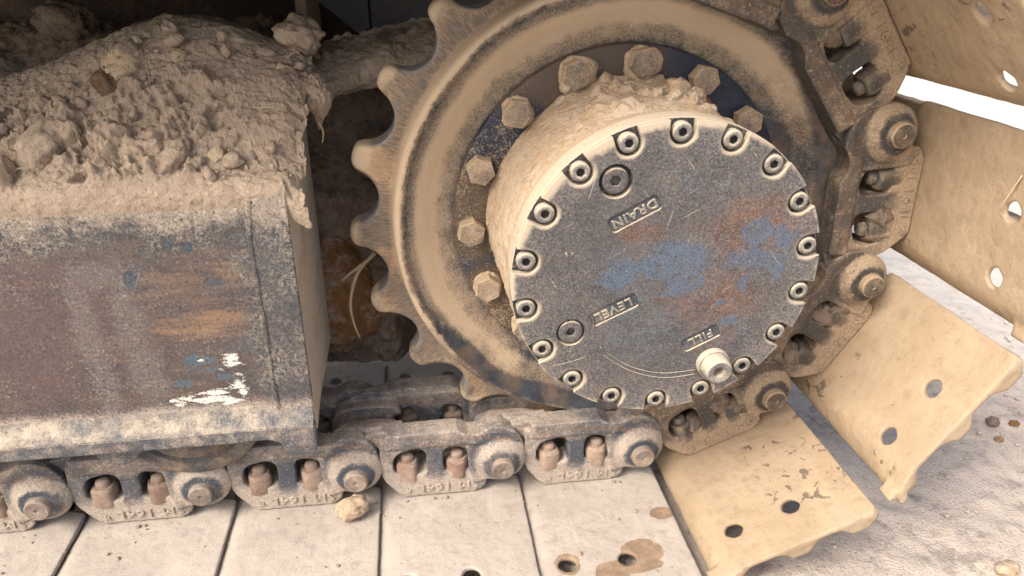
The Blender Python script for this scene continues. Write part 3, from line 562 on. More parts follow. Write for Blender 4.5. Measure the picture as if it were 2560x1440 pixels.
for i in range(0, 4): secs[i] = track_section(pin_xz(i + 1), pin_xz(i), 'tan', names[i])
PACK = [with_mats(rock(1.0, 400 + k, 4, 0.3, (0.017, 0.012, 0.013), fine=0.2), M_mud_dark) for k in range(3)]
for i, spots in ((0, ((0.046, -0.050, 0.012),)), (1, ((-0.030, -0.050, -0.008), (-0.012, -0.052, -0.010))), (2, ((-0.034, -0.050, 0.004), (0.026, -0.048, 0.006), (0.044, -0.050, -0.008))), (3, ((0.024, -0.050, 0.010), (0.046, -0.050, -0.006), (-0.012, -0.046, -0.008)))):
    for k, loc in enumerate(spots):
        o = link('packed_mud', PACK[(i + k) % 3], None, secs[i]); o.location = loc; o.rotation_euler = (k, i, k * 2.0)
track_section(pin_xz(0), pin_xz(-1), 'tan', 'topmost track section, only its rail end showing above the sprocket')
low = ['flat track section under the cover, brown oil blots on its pale shoe',
       'flat track section right of the frame corner, round hole at the picture bottom',
       'flat track section under the frame corner with a yellow mud clod beside its pin',
       'flat track section just below the dark roller, shoe edge slanting left',
       'flat track section at the lower left, largest pin, dark gap beside its shoe',
       'leftmost flat track section, partly cut off at the lower left corner']
for k in range(6):
    a = P4 - Vector((P * (k + 1), 0, 0)); b = P4 - Vector((P * k, 0, 0)); track_section(a, b, 'pale', low[k])
top0 = pin_xz(-1); nxt = top0
for k in range(6):      # the upper run leads back over the frame, level
    b = Vector((nxt.x - P, 0, RP)); track_section(nxt, b, 'tan', 'track section of the upper run passing over the frame', 'upper run of the crawler chain', False); nxt = b

# ------------------------------------------------------------------ drive sprocket with its hub
sp = empty('drive_sprocket', (0, 0, 0)); tag(sp, 'big dusty toothed drive wheel with a round bolted hub cover', 'sprocket')
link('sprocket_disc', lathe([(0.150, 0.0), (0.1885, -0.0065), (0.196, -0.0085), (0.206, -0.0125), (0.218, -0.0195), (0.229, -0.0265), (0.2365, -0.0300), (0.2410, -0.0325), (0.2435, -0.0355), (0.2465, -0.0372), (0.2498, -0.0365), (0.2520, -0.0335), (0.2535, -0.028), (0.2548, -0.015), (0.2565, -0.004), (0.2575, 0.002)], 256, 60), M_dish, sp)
def make_tooth():
    h = PI / 21; Rv = 0.0302; er = Vector((math.sin(-h), math.cos(-h))); et = Vector((math.cos(h), math.sin(h))); Cv = er * 0.2988; half = []
    for t in np.linspace(0, R(74), 18): half.append(Cv + Rv * (-math.cos(t) * er + math.sin(t) * et))
    xw = -half[-1].x; y0 = half[-1].y
    half += [Vector((-xw * 0.97, y0 + 0.0035)), Vector((-xw * 0.86, y0 + 0.0072)), Vector((-xw * 0.62, y0 + 0.0100)), Vector((-xw * 0.30, y0 + 0.0112))]
    pts = half + [Vector((-q.x, q.y)) for q in half[::-1]]
    a = np.array([(q.x, q.y) for q in pts])
    for _ in range(2): a[1:-1] = a[1:-1] * 0.5 + (a[:-2] + a[2:]) * 0.25
    tg = np.gradient(a, axis=0); nn = np.column_stack([-tg[:, 1], tg[:, 0]]); nn /= np.linalg.norm(nn, axis=1)[:, None]
    # at both cuts the outline is square to the radius
    for i, s in ((0, -1), (-1, 1)): nn[i] = (math.sin(s * h), math.cos(s * h))
    rad = np.linalg.norm(a, axis=1); th = np.linspace(-h, h, len(a)); q = np.column_stack([0.246 * np.sin(th), 0.246 * np.cos(th)])
    tp = sstep(rad, 0.270, 0.303)[:, None]; yf = -0.010 + 0.0055 * tp; yb = 0.032 - 0.0050 * tp; e = 0.0050 + 0.0030 * tp; rows = []
    def row(p2, y): rows.append(np.column_stack([p2[:, 0], np.broadcast_to(y, (len(a), 1)).ravel(), p2[:, 1]]))
    inn = a - nn * e
    for f in (0, .2, .4, .6, .8, .93): row(q + (inn - q) * f, -0.010 + (yf + 0.010) * f ** 1.5)
    for k in range(0, 6): b = k / 5 * PI / 2; row(inn + nn * e * math.sin(b), yf + e * (1 - math.cos(b)))
    for f in (.33, .66): row(a, yf + e + (yb - e - yf - e) * f)
    for k in range(5, -1, -1): b = k / 5 * PI / 2; row(inn + nn * e * math.sin(b), yb - e * (1 - math.cos(b)))
    row(q, 0.032)
    return grid(np.stack(rows, 1), flip=True)
TOOTH = make_tooth()
T0 = 2.29052
for k in range(21):
    o = link('tooth', TOOTH, M_tooth, sp); o.rotation_euler = (0, -(T0 + k * 2 * PI / 21 - PI / 2), 0)
link('mounting_flange', lathe([(0.140, -0.0165), (0.1835, -0.0165), (0.1862, -0.0155), (0.1872, -0.0135), (0.1875, -0.004)], 192), M_flange, sp)
def hex_bolt(r=0.0160, h=0.0165):
    hx = hexpts(r, 4); c = hx / np.linalg.norm(hx, axis=1)[:, None]
    cl = lambda s: np.minimum(1, s / np.linalg.norm(hx, axis=1))[:, None] * hx
    y = lambda p, yy: np.column_stack([p[:, 0], np.full(len(p), yy), p[:, 1]])
    return rings([y(hx, 0.001), y(hx, -h + 0.0018), y(hx * 0.955, -h + 0.0003), y(hx * 0.92, -h), y(c * r * 0.3, -h)], 22)
BOLT = hex_bolt(0.0156, 0.0165)
for k in range(15):
    a = 3.60624 - k * 2 * PI / 15
    o = link('flange_bolt', BOLT, M_bolt, sp); o.location = (0.1697 * math.cos(a), -0.0165, 0.1697 * math.sin(a)); o.rotation_euler = (rng.uniform(-.02, .02), rng.uniform(0, 6), rng.uniform(-.02, .02))
link('hub_barrel', lathe([(0.1440, -0.010), (0.1440, -0.150), (0.1466, -0.152)], 192), M_bolt, sp)
link('cover_rim', lathe([(0.1466, -0.1519), (0.1468, -0.1752), (0.1462, -0.1758)], 192), M_rim, sp)
link('cover_seat', lathe([(0.1462, -0.1758), (0.0, -0.1758)], 96), M_dark, sp)
# cover plate
RS, NS, S0 = 0.1354, 18, 1.57747
def cover_outline(rim, w):
    ol = []
    for k in range(NS):
        a = S0 - k * 2 * PI / NS; nx = a - 2 * PI / NS
        ca, sa = math.cos(a), math.sin(a); L = lambda u, v: (u * ca - v * sa, u * sa + v * ca)   # u outward, v to the left
        e = math.sqrt(rim * rim - w * w)
        ol.append(L(e, w)); ol += [L(RS - w * math.sin(t), w * math.cos(t)) for t in np.linspace(0, PI, 14)]; ol.append(L(e, -w))
        da = math.asin(w / rim)
        ol += [(rim * math.cos(t), rim * math.sin(t)) for t in np.linspace(a - da, nx + da, 10)[1:-1]]
    return ol
def rrect(cx, cz, w, h, ang, r=0.003):
    pts = []; ca, sa = math.cos(ang), math.sin(ang)
    for qx, qz, a0 in ((w / 2 - r, h / 2 - r, 0), (-w / 2 + r, h / 2 - r, PI / 2), (-w / 2 + r, -h / 2 + r, PI), (w / 2 - r, -h / 2 + r, 1.5 * PI)):
        for t in np.linspace(a0, a0 + PI / 2, 5): u, v = qx + r * math.cos(t), qz + r * math.sin(t); pts.append((cx + u * ca - v * sa, cz + u * sa + v * ca))
    return pts
WORDS = [('DRAIN', (-0.0372, 0.0640), 0.0485, 0.0145, R(27.5)), ('LEVEL', (-0.0500, -0.0304), 0.0475, 0.0145, R(25.5)), ('FILL', (0.0397, -0.0670), 0.0385, 0.0140, R(26.5))]
DRAIN, LEVEL, FILL = (-0.0562, 0.0942), (-0.0902, -0.0517), (0.0545, -0.0960)
panels = [rrect(c[0], c[1], w, h, a) for _, c, w, h, a in WORDS]
cv = join([plate([cover_outline(0.1466, 0.0114)] + panels + [circ(*DRAIN, 0.0152, 40), circ(*LEVEL, 0.0136, 40)], -0.1832, -0.1805, 0.0009),
           plate([cover_outline(0.1463, 0.0117)] + [circ(*DRAIN, 0.0152, 40), circ(*LEVEL, 0.0136, 40)], -0.1812, -0.1755, 0)], 30)
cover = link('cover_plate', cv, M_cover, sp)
for _, c, ww, hh, a in WORDS: link('word_panel', plate([rrect(c[0], c[1], ww - 0.0006, hh - 0.0006, a)], -0.1815, -0.1805), M_panelfloor, cover)
ridges = []
for off in (0, 0.0052):
    pts = spline([(-0.098 + off, 0, 0.030), (-0.087 + off, 0, -0.012), (-0.0745 + off, 0, -0.040), (-0.0690 + off, 0, -0.066), (-0.0365 + off * .6, 0, -0.095 + off * .6), (0.0025, 0, -0.1095 + off), (0.0390, 0, -0.1085 + off)], 50)
    ridges.append(tube([(x, -0.1829, z) for x, _, z in pts], 0.00085, 6))
for (x0, z0, x1, z1) in ((-0.1075, -0.002, -0.094, -0.040), (-0.090, -0.072, -0.0885, -0.090), (-0.1085, -0.088, -0.075, -0.080)):
    ridges.append(tube(spline([(x0, -0.1829, z0), ((x0 + x1) / 2 + 0.003, -0.1829, (z0 + z1) / 2), (x1, -0.1829, z1)], 14), 0.0007, 6))
link('casting_line', join(ridges, 180), M_cover, cover)
for w, c, ww, hh, a in WORDS:
    tm = text_mesh(w, 0.0120, 0.0020, 1.12); tm.transform(Matrix.Rotation(-(PI + a), 4, 'Y') @ Matrix.Rotation(PI / 2, 4, 'X')); tm.transform(Matrix.Translation((c[0], -0.1818, c[1])))
    o = link('raised_word', tm, M_screw, cover); o['label'] = 'raised word %s cast upside down in a sunk panel' % w
def socket_cap(r, h, hexr, depth, cham=0.0012, n=4):
    hx = hexpts(hexr, n); c = hx / np.linalg.norm(hx, axis=1)[:, None]; y = lambda p, yy: np.column_stack([p[:, 0], np.full(len(p), yy), p[:, 1]])
    return rings([y(c * r, 0), y(c * r, -h + cham), y(c * (r - cham * 0.6), -h + cham * 0.3), y(c * (r - cham * 1.3), -h), y(c * (hexr * 1.22), -h), y(hx * 1.03, -h + 0.0005), y(hx, -h + 0.0012), y(hx, -h + depth), y(c * 0.0004, -h + depth + 0.0006)])
def slots(me, m, y):
    me.materials.append(m); me.materials.append(M_socket)
    for p in me.polygons:
        if p.center[1] > y and math.hypot(p.center[0], p.center[2]) < 0.0062 and p.center[1] < -0.001: p.material_index = 1
    return me
CAP = slots(socket_cap(0.0087, 0.0072, 0.0040, 0.0052, 0.0016), M_screw, -0.0065)
for k in range(NS):
    a = S0 - k * 2 * PI / NS; o = link('cover_screw', CAP, M_screw, cover); o.location = (RS * math.cos(a), -0.1756, RS * math.sin(a)); o.rotation_euler = (rng.uniform(-.03, .03), rng.uniform(0, 6), rng.uniform(-.03, .03))
def plug(nm, lab, c, me, y, m, tilt=(0, 0, 0)):
    o = link(nm, me, m, cover); o.location = (c[0], y, c[1]); o.rotation_euler = tilt; o['label'] = lab; return o
plug('drain_plug', 'sunk round plug with hexagon socket above the word DRAIN', DRAIN, slots(socket_cap(0.0119, 0.0062, 0.0050, 0.0052), M_cover, -0.0052), -0.1756, M_cover)
plug('level_plug', 'flush round plug with hexagon socket beside the word LEVEL', LEVEL, slots(socket_cap(0.0117, 0.0074, 0.0046, 0.0062), M_cover, -0.0064), -0.1756, M_cover)
def fill_plug_mesh():
    hx = hexpts(0.0140, 4, 0.3); c = hx / np.linalg.norm(hx, axis=1)[:, None]; k = hexpts(0.0062, 4, 0.3); y = lambda p, yy: np.column_stack([p[:, 0], np.full(len(p), yy), p[:, 1]])
    return rings([y(c * 0.0168, 0.003), y(c * 0.0168, -0.006), y(c * 0.0160, -0.0072), y(c * 0.0145, -0.0075), y(c * 0.0140, -0.016), y(c * 0.0132, -0.0190), y(c * 0.0115, -0.0205), y(c * 0.0085, -0.0205), y(k, -0.0195), y(k, -0.010), y(c * 0.0005, -0.0095)], 40)
plug('fill_plug', 'proud dusty hexagon-socket plug below the word FILL', FILL, fill_plug_mesh(), -0.1825, M_screw)
# mud caked on the barrel
def hub_mud():
    th = np.linspace(R(28), R(232), 520); yy = np.linspace(-0.0150, -0.1520, 150); T, Yv = np.meshgrid(th, yy, indexing='ij')
    env = sstep(T, R(36), R(66)) * (1 - sstep(T, R(196), R(226)))
    px = np.stack([0.145 * np.cos(T), Yv, 0.145 * np.sin(T)], -1)
    base = 0.0035 + 0.0030 * sstep(Yv, -0.085, -0.02) - 0.003 * sstep(Yv, -0.12, -0.15) + 0.006 * sstep(T, R(60), R(85)) * (1 - sstep(T, R(95), R(135))) * sstep(Yv, -0.14, -0.09)
    d1, d2, iv = worley(px + 0.004 * np.stack([fbm(px, 90, 3, seed=90 + k) for k in range(3)], -1), 60, 4); cl = (0.55 - d1).clip(0) * 0.013 * (iv > 0.40) * sstep(T, R(56), R(66)) * (1 - sstep(T, R(96), R(135))) * sstep(Yv, -0.145, -0.115)
    streak = fbm(px * np.array([1, 0.45, 1]), 60, 5, 0.6, 2)
    rr = 0.1425 + env * (base + cl + 0.0018 * streak + 0.0036 * fbm(px, 22, 4, 0.5, 7) + 0.0012 * fbm(px, 200, 4, 0.66, 11) - 0.0022 * sstep(np.abs(fbm(px, 30, 4, 0.6, 17)), 0.02, 0.0) * sstep(fbm(px, 12, 2, seed=18), 0.0, 0.25))
    rr = rr + (0.002 * env * sstep(Yv, -0.03, -0.016))
    return grid(np.stack([rr * np.cos(T), Yv, rr * np.sin(T)], -1), flip=False)
o = link('mud_crust', hub_mud(), M_mud_tan, sp); o['kind'] = 'stuff'
def lump(parent, name, loc, r, seed, m, sq=(1, 1, 1), **kw):
    o = link(name, rock(r, seed, squash=sq, **kw), m, parent); o.location = loc; return o
def mud_collar(parent, a, amt, seed, m, face=0.0):
    """mud packed round one bolt head, thicker on one side"""
    th = np.linspace(0, 2 * PI, 72, endpoint=False); f = np.linspace(0, 1, 22); T, F = np.meshgrid(th, f, indexing='ij')
    q = np.stack([np.cos(T), np.sin(T), F * 0], -1)
    w = 0.30 + 0.9 * fbm(q, 0.9, 2, seed=seed) + 0.40 * np.cos(T - math.pi - 0.6)          # heavier below, towards the hub
    wid = (0.0012 + 0.0080 * amt * np.clip(w, 0.05, 1.6)); hgt = 0.0165 * np.clip(0.15 + 0.75 * amt * np.clip(w, 0.05, 1.4), 0.1, 0.97)
    rr = 0.0150 + wid * (1 - F) ** 0.7 * (1 + 0.35 * fbm(q + F[..., None], 3.0, 4, 0.6, seed + 3)); yy = -hgt * np.sin(F * PI / 2) ** 0.8
    rr = np.where(F > 0.86, rr - (F - 0.86) * 0.05 * face, rr) - 0.0045 * F ** 3
    P3 = np.stack([rr * np.cos(T), yy, rr * np.sin(T)], -1); P3 += (0.0030 * (1 - 0.5 * F[..., None])) * np.stack([fbm(P3 + 5 * k, 95, 5, 0.65, seed + k) for k in range(3)], -1)
    o = link('mud_collar', grid(P3, wrap_u=True), m, parent); o.location = (0.1697 * math.cos(a), -0.0163, 0.1697 * math.sin(a)); o.rotation_euler = (0, -a, 0)
for k, amt, m in ((0, 0.35, M_mud_tan), (3, 0.60, M_mud_tan), (4, 1.25, M_mud_tan), (5, 1.15, M_mud_tan), (14, 0.8, M_mud_tan), (13, 0.7, M_mud_tan)):
    mud_collar(sp, 3.60624 - k * 2 * PI / 15, amt, 60 + k, m)
for (tdeg, rr, r, sd, m) in ((84, 0.157, 0.0085, 14, M_mud_tan), (57, 0.151, 0.0070, 21, M_mud_brown)):
    a = R(tdeg); lump(sp, 'mud_lump', (rr * math.cos(a), -0.0205, rr * math.sin(a)), r, sd, m, (1, 0.62, 1), fine=0.2)
for (tdeg, rr, y, r, sd) in ((80, 0.1535, -0.085, 0.0115, 31), (76, 0.152, -0.066, 0.009, 32), (73, 0.1515, -0.09, 0.010, 33), (84, 0.151, -0.11, 0.0075, 34), (78, 0.150, -0.118, 0.006, 35), (70, 0.1485, -0.115, 0.0045, 36), (88, 0.151, -0.095, 0.006, 37), (77, 0.1515, -0.104, 0.007, 38)):
    a = R(tdeg); lump(sp, 'mud_lump', (rr * math.cos(a), y, rr * math.sin(a)), r, sd, M_mud_tan, fine=0.38, blocky=0.7)

# ------------------------------------------------------------------ track frame
fr = empty('crawler_undercarriage', (-0.55, 0, -0.2)); tag(fr, 'scuffed steel track frame with a scraped side panel under a heap of dry mud', 'undercarriage')
def fpart(name, me, m, parent=None):
    par = parent or fr; o = link(name, me, m, par); o.location = (0.55, 0, 0.2) if par is fr else (0, 0, 0); return o
XL, XR = -1.10, -0.347
fpart('side_panel', join([box(XL, -0.380, -0.100, -0.088, -0.186, 0.0720)]), M_panel)
end_ol = [(-0.1010, -0.200), (-0.1010, 0.068), (0.030, 0.125), (0.085, 0.125), (0.085, -0.190), (-0.06, -0.190), (-0.09, -0.200)]
me = plate([end_ol], 0, 0.012, 0.0035, bres=4); vv = arr(me); setv(me, np.column_stack([-0.347 - vv[:, 1], vv[:, 0], vv[:, 2]])); me.flip_normals() if False else None
bm = bmesh.new(); bm.from_mesh(me); bmesh.ops.recalc_face_normals(bm, faces=bm.faces); bm.to_mesh(me); bm.free()
fpart('end_plate', shade(me, 30), M_plate_end)
fpart('end_strip', plate([[(-0.3845, -0.186), (-0.3845, 0.064), (-0.3474, 0.0690), (-0.3474, -0.186)]], -0.1032, -0.0985, 0.0020, bres=3), M_panel)
flange = plate([[(-0.3490, -0.1850), (-0.3478, -0.188), (-0.3478, -0.215), (-0.3515, -0.2235), (-0.374, -0.2245), (-0.3775, -0.2215), (-0.381, -0.2130), (-0.388, -0.2055), (-0.398, -0.2015), (-0.4185, -0.2020), (-0.424, -0.2030), (XL, -0.2035), (XL, -0.1850)]], -0.1110, -0.0995, 0.0022, bres=3)
fpart('lower_flange', flange, M_plate)
# sloped fillet above the flange
n = 260; xs = np.linspace(XL, -0.3492, n); pr = [(-0.1000, -0.164), (-0.1010, -0.169), (-0.1030, -0.1745), (-0.1060, -0.1800), (-0.1105, -0.1850), (-0.1112, -0.188)]
Pm = np.array([[(x, y, z) for y, z in pr] for x in xs]); Pm[..., 2] += 0.0022 * fbm(Pm, 25, 4, 0.6, 3); Pm[:, :3, 2] += (0.010 * sstep(Pm[:, :3, 0], -0.395, -0.36)); Pm[:, 0, 1] -= 0.0030 * sstep(Pm[:, 0, 0], -0.390, -0.380); Pm[:, 1:5, 1] += 0.0022 * fbm(Pm[:, 1:5], 45, 4, 0.6, 5)
fpart('dust_ledge', grid(Pm, flip=False), M_ledge)
# weld bead
pts = []; z = 0.064
while z > -0.166: pts.append(z); z -= 0.0012
bead = []; zz = np.array(pts); th = np.linspace(0, 2 * PI, 14, endpoint=False)
rad = 0.0030 + 0.0004 * np.abs(np.sin(zz * 420 + 3 * fbm(np.column_stack([zz, zz * 0, zz * 0]), 30, 2))) + 0.0012 * fbm(np.column_stack([zz, zz * 0, zz * 0]), 90, 3)
xc = -0.3850 + 0.0012 * fbm(np.column_stack([zz, zz * 0 + 3, zz * 0]), 40, 3) + 0.0035 * sstep(zz, 0.02, 0.07)
Pw = np.stack([xc[:, None] + rad[:, None] * np.cos(th), -0.1022 + 0.8 * rad[:, None] * np.sin(th), np.repeat(zz[:, None], 14, 1)], -1)
fpart('weld_bead', grid(Pw, wrap_v=True), M_panel)
fpart('top_plate', (lambda m: m)(raw([(XL, -0.100, 0.068), (-0.352, -0.100, 0.068), (-0.352, 0.06, 0.125), (XL, 0.06, 0.125), (XL, -0.095, 0.060), (-0.352, -0.095, 0.060), (-0.352, 0.06, 0.115), (XL, 0.06, 0.115)], [(0, 1, 2, 3), (7, 6, 5, 4), (0, 4, 5, 1), (1, 5, 6, 2), (2, 6, 7, 3), (3, 7, 4, 0)])), M_plate)
fpart('inner_panel', box(XL, -0.362, 0.075, 0.085, -0.19, 0.12), M_bodydark)
# roller peeping out under the panel
rl = empty('track_roller', (-0.488, 0, -0.184)); tag(rl, 'dark track roller half hidden below the lower lip of the frame', 'roller')
def yl(prof): return lathe(prof, 72, 30)
link('roller_shell', yl([(0.02, -0.0745), (0.060, -0.0745), (0.0640, -0.0775), (0.076, -0.0775), (0.0800, -0.0745), (0.0800, -0.0690), (0.0785, -0.0660), (0.0662, -0.0630), (0.0655, -0.028), (0.0655, 0.030), (0.0662, 0.063), (0.080, 0.0700), (0.080, 0.0745), (0.02, 0.0745)]), M_roller, rl)
link('roller_cap', yl([(0, -0.090), (0.045, -0.090), (0.049, -0.087), (0.0505, -0.070)]), M_roller, rl)
br = link('roller_bracket', plate([chaikin([(-0.105, 0.03), (-0.10, -0.035), (-0.085, -0.052), (-0.06, -0.052), (-0.045, -0.03), (-0.03, 0.03)], 2)], -0.088, -0.068, 0.002), M_plate, rl)

# ------------------------------------------------------------------ mud on and around the frame
def mud_heap():
    nx, nv = 620, 380; xs = np.linspace(-0.86, -0.330, nx)
    prof = spline([(-0.0975, 0.0480), (-0.1002, 0.0560), (-0.1022, 0.0650), (-0.1015, 0.0730), (-0.096, 0.0800), (-0.080, 0.0920), (-0.050, 0.1140), (-0.020, 0.1350), (0.010, 0.1540), (0.040, 0.1710), (0.070, 0.1800), (0.110, 0.1740), (0.150, 0.1500)], nv)
    pr = np.array(prof); X = np.repeat(xs[:, None], nv, 1); Yv = np.repeat(pr[None, :, 0], nx, 0).copy(); Z = np.repeat(pr[None, :, 1], nx, 0).copy()
    up = sstep(Yv, -0.10, 0.06)
    ridge = np.interp(xs, [-0.86, -0.70, -0.64, -0.60, -0.54, -0.50, -0.47, -0.43, -0.395, -0.375, -0.35, -0.311], [0.140, 0.146, 0.153, 0.163, 0.184, 0.201, 0.210, 0.210, 0.197, 0.184, 0.181, 0.176])
    ridge = np.convolve(np.pad(ridge, 12, 'edge'), np.ones(25) / 25, 'valid')
    Z += (ridge[:, None] - 0.180) * up
    p = np.stack([X, Yv, Z], -1)
    frontedge = 1 - sstep(Yv, -0.103, -0.085)
    jag = 0.012 * fbm(np.column_stack([xs, xs * 0, xs * 0]), 28, 5, 0.6, 21) + np.interp(xs, [-0.86, -0.6, -0.51, -0.49, -0.47, -0.35], [-0.004, -0.006, -0.008, 0.002, 0.008, 0.006])
    Z += jag[:, None] * frontedge
    n = np.array([0, -0.60, 0.80])
    fzone = (1 - sstep(np.abs(Yv + 0.055), 0.035, 0.065)) * (1 - sstep(X, -0.43, -0.36)) * sstep(Yv, -0.096, -0.085)
    wv = lambda f, a, sd: p + a * np.stack([fbm(p, f, 3, seed=sd + k) for k in range(3)], -1)
    def lumps(freq, thr, amp, warp, sd, flat=0.30):
        d1, d2, iv = worley(wv(freq * 2.2, warp, sd), freq, sd); m = np.clip((flat + 0.36 - d1) / 0.36, 0, 1); m = m * m * (3 - 2 * m)
        return m * (iv > thr) * (0.5 + iv) * amp
    disp = lumps(26, 0.45, 0.0120, 0.016, 40) * fzone + lumps(52, 0.58, 0.0055, 0.009, 46) * (0.06 + 0.94 * fzone) + lumps(110, 0.70, 0.0026, 0.002, 52) * (0.35 + 0.65 * fzone)
    disp = disp + 0.010 * fbm(p, 11, 3, 0.5, 1) + 0.0034 * fbm(p, 40, 5, 0.62, 2) + 0.0021 * fbm(p, 170, 4, 0.68, 3)
    hole = sstep(fbm(p, 46, 3, 0.5, 88), 0.38, 0.52) * 0.010 * fzone
    crack = sstep(np.abs(fbm(p, 20, 5, 0.6, 31)), 0.022, 0.0) * 0.005 * sstep(fbm(p, 9, 2, seed=32), -0.05, 0.2)
    disp = (disp - crack - hole) * (0.22 + 0.78 * sstep(Yv, -0.101, -0.080))
    q = p + n * disp[..., None]
    # broken, crumbling right end
    e = sstep(X, -0.352, -0.330)
    q[..., 2] -= e * (0.008 + 0.022 * np.abs(fbm(p, 26, 4, 0.6, 77))); q[..., 0] += 0.012 * fbm(p, 36, 5, 0.6, 78) * sstep(X, -0.37, -0.335)
    return grid(q, flip=False)
o = link('mud_heap', mud_heap(), M_mud); tag(o, 'heap of dry crumbly mud lying on top of the track frame', 'mud', kind='stuff')
def crumbs():
    cr = random.Random(21); L = []
    protos = [rock(1.0, 300 + k, 3 if k < 6 else 2, squash=(1.15, 0.9, 0.75), fine=0.2, blocky=0.8) for k in range(10)]
    for k in range(130):
        x = cr.uniform(-0.70, -0.335); f = 0.04 + 0.96 * cr.random() ** 1.25; y = -0.098 + 0.155 * f
        rz = np.interp(x, [-0.70, -0.64, -0.60, -0.54, -0.50, -0.47, -0.43, -0.395, -0.375, -0.35, -0.311], [0.146, 0.153, 0.163, 0.184, 0.201, 0.210, 0.210, 0.197, 0.182, 0.178, 0.165])
        z = 0.0785 + (y + 0.098) * 0.705 + (rz - 0.180) * float(sstep(np.array(y), -0.10, 0.06)) + 0.004 - 0.004 * cr.random() - 0.010 * float(sstep(np.array(f), 0.55, 0.95)); y -= 0.012 * float(sstep(np.array(f), 0.55, 0.95))
        r = 0.0014 + 0.0078 * cr.random() ** 4.0
        m = protos[cr.randrange(10)].copy(); m.transform(Matrix.Translation((x, y - 0.002, z)) @ Matrix.Rotation(cr.uniform(0, 6), 4, Vector((cr.uniform(-1, 1), cr.uniform(-1, 1), cr.uniform(-1, 1)))) @ Matrix.Scale(r, 4)); L.append(m)
    return join(L, 180)
o = link('mud_crumbs', crumbs(), M_mud); tag(o, 'small crumbs of dry mud strewn over the heap', 'mud crumbs', kind='stuff')
# an underlying dark bed behind the heap
def bed(x0, x1, nx, rows, amp, seed, name, lab, m, rough=14, cut=None):
    pr = np.array(spline(rows, 120)); xs = np.linspace(x0, x1, nx); p = np.stack([np.repeat(xs[:, None], 120, 1), np.repeat(pr[None, :, 0], nx, 0), np.repeat(pr[None, :, 1], nx, 0)], -1)
    if cut is not None: p[..., 2] += cut(p)
    d1, d2, iv = worley(p, 60, seed + 3)
    dz = amp * fbm(p, rough, 5, 0.58, seed) + np.clip(0.55 - d1, 0, 1) * (iv > 0.5) * amp * 0.8; p[..., 2] += dz; p[..., 1] -= 0.6 * amp * fbm(p, 30, 4, 0.6, seed + 1)
    o = link(name, grid(p), m); tag(o, lab, 'mud', kind='stuff'); return o
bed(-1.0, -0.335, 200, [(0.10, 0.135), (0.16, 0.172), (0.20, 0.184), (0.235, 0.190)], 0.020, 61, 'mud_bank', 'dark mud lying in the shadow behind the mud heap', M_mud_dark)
def ledge_cut(p): return np.interp(p[..., 0], [-0.36, -0.32, -0.263, -0.20, -0.05], [-0.010, -0.004, 0.007, 0.022, 0.030])
bed(-0.345, -0.06, 170, [(0.130, 0.112), (0.112, 0.116), (0.100, 0.126), (0.104, 0.142), (0.120, 0.156), (0.160, 0.168), (0.230, 0.160), (0.318, 0.160)], 0.017, 71, 'mud_ledge', 'ledge of mud behind the uppermost sprocket teeth', M_mud, cut=ledge_cut)
def cavity():
    nx, nz = 170, 220; xs = np.linspace(-0.40, -0.10, nx); zs = np.linspace(-0.25, 0.15, nz); X, Z = np.meshgrid(xs, zs, indexing='ij'); Yv = 0.165 + 0 * X
    Yv -= 0.045 * (1 - sstep(Z, -0.02, 0.06)) * (1 - sstep(X, -0.27, -0.23))
    p = np.stack([X, Yv, Z], -1); d1, d2, iv = worley(p, 40, 5)
    p[..., 1] -= 0.016 * fbm(p, 16, 5, 0.6, 81) + np.clip(0.55 - d1, 0, 1) * 0.02 * (iv > 0.4) + 0.002 * fbm(p, 150, 3, 0.6, 82)
    return grid(p, flip=True)
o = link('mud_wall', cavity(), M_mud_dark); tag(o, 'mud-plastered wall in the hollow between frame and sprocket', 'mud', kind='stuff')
def block():
    me = rock(1.0, 5, 5, 0.18, (0.062, 0.045, 0.085), fine=0.06, blocky=0.5); return me
o = link('mud_block', block(), M_mud_brown); o.location = (-0.335, 0.130, -0.150); tag(o, 'damp orange-brown block of mud below the teeth, right of the frame end', 'mud block')
def clod(loc, r, seed, lab, m=M_mud, sq=(1, 1, 1), **kw):
    o = link('mud_clod', rock(r, seed, 4, squash=sq, **kw), m); o.location = loc; o.rotation_euler = (seed, seed * 2.1, seed * 0.7) if seed != 53 else (0.2, 0.1, 0.3); return tag(o, lab, 'clod', 'mud clods on the frame')
clod((-0.339, 0.060, 0.190), 0.0215, 41, 'upright rounded clod balanced on the right end of the mud heap', M_mud, (0.9, 0.8, 1.15), rough=0.4, fine=0.22)
clod((-0.504, 0.020, 0.166), 0.0235, 42, 'large angular pale clod near the middle of the mud heap', M_mud_light, (1.1, 0.9, 0.8), fine=0.2)
clod((-0.451, 0.022, 0.170), 0.0130, 43, 'small round clod right of the large angular one', M_mud_light)
clod((-0.514, -0.002, 0.149), 0.0185, 44, 'dark brown crumbled clod below the large angular one', M_clod_brown, (1.2, 0.8, 0.6), fine=0.3)
clod((-0.408, 0.044, 0.181), 0.0240, 45, 'flat leaf-shaped clod on the upper right of the heap', M_mud, (1.25, 0.9, 0.6), fine=0.06)
clod((-0.570, -0.052, 0.104), 0.0270, 46, 'biggest smooth clod on the left front of the heap', M_mud, (1.2, 0.7, 0.75), fine=0.16, rough=0.5)
clod((-0.592, -0.084, 0.086), 0.0200, 47, 'clod at the left border of the heap, below the biggest smooth one', M_mud, (1.2, 0.6, 0.75), fine=0.25, rough=0.5)
clod((-0.449, -0.070, 0.098), 0.0190, 48, 'knobbly clod on the front of the heap above the crack', M_mud, (0.9, 0.7, 1.1), fine=0.25)
clod((-0.546, -0.045, 0.117), 0.0125, 49, 'small clod right of the biggest smooth one', M_mud)
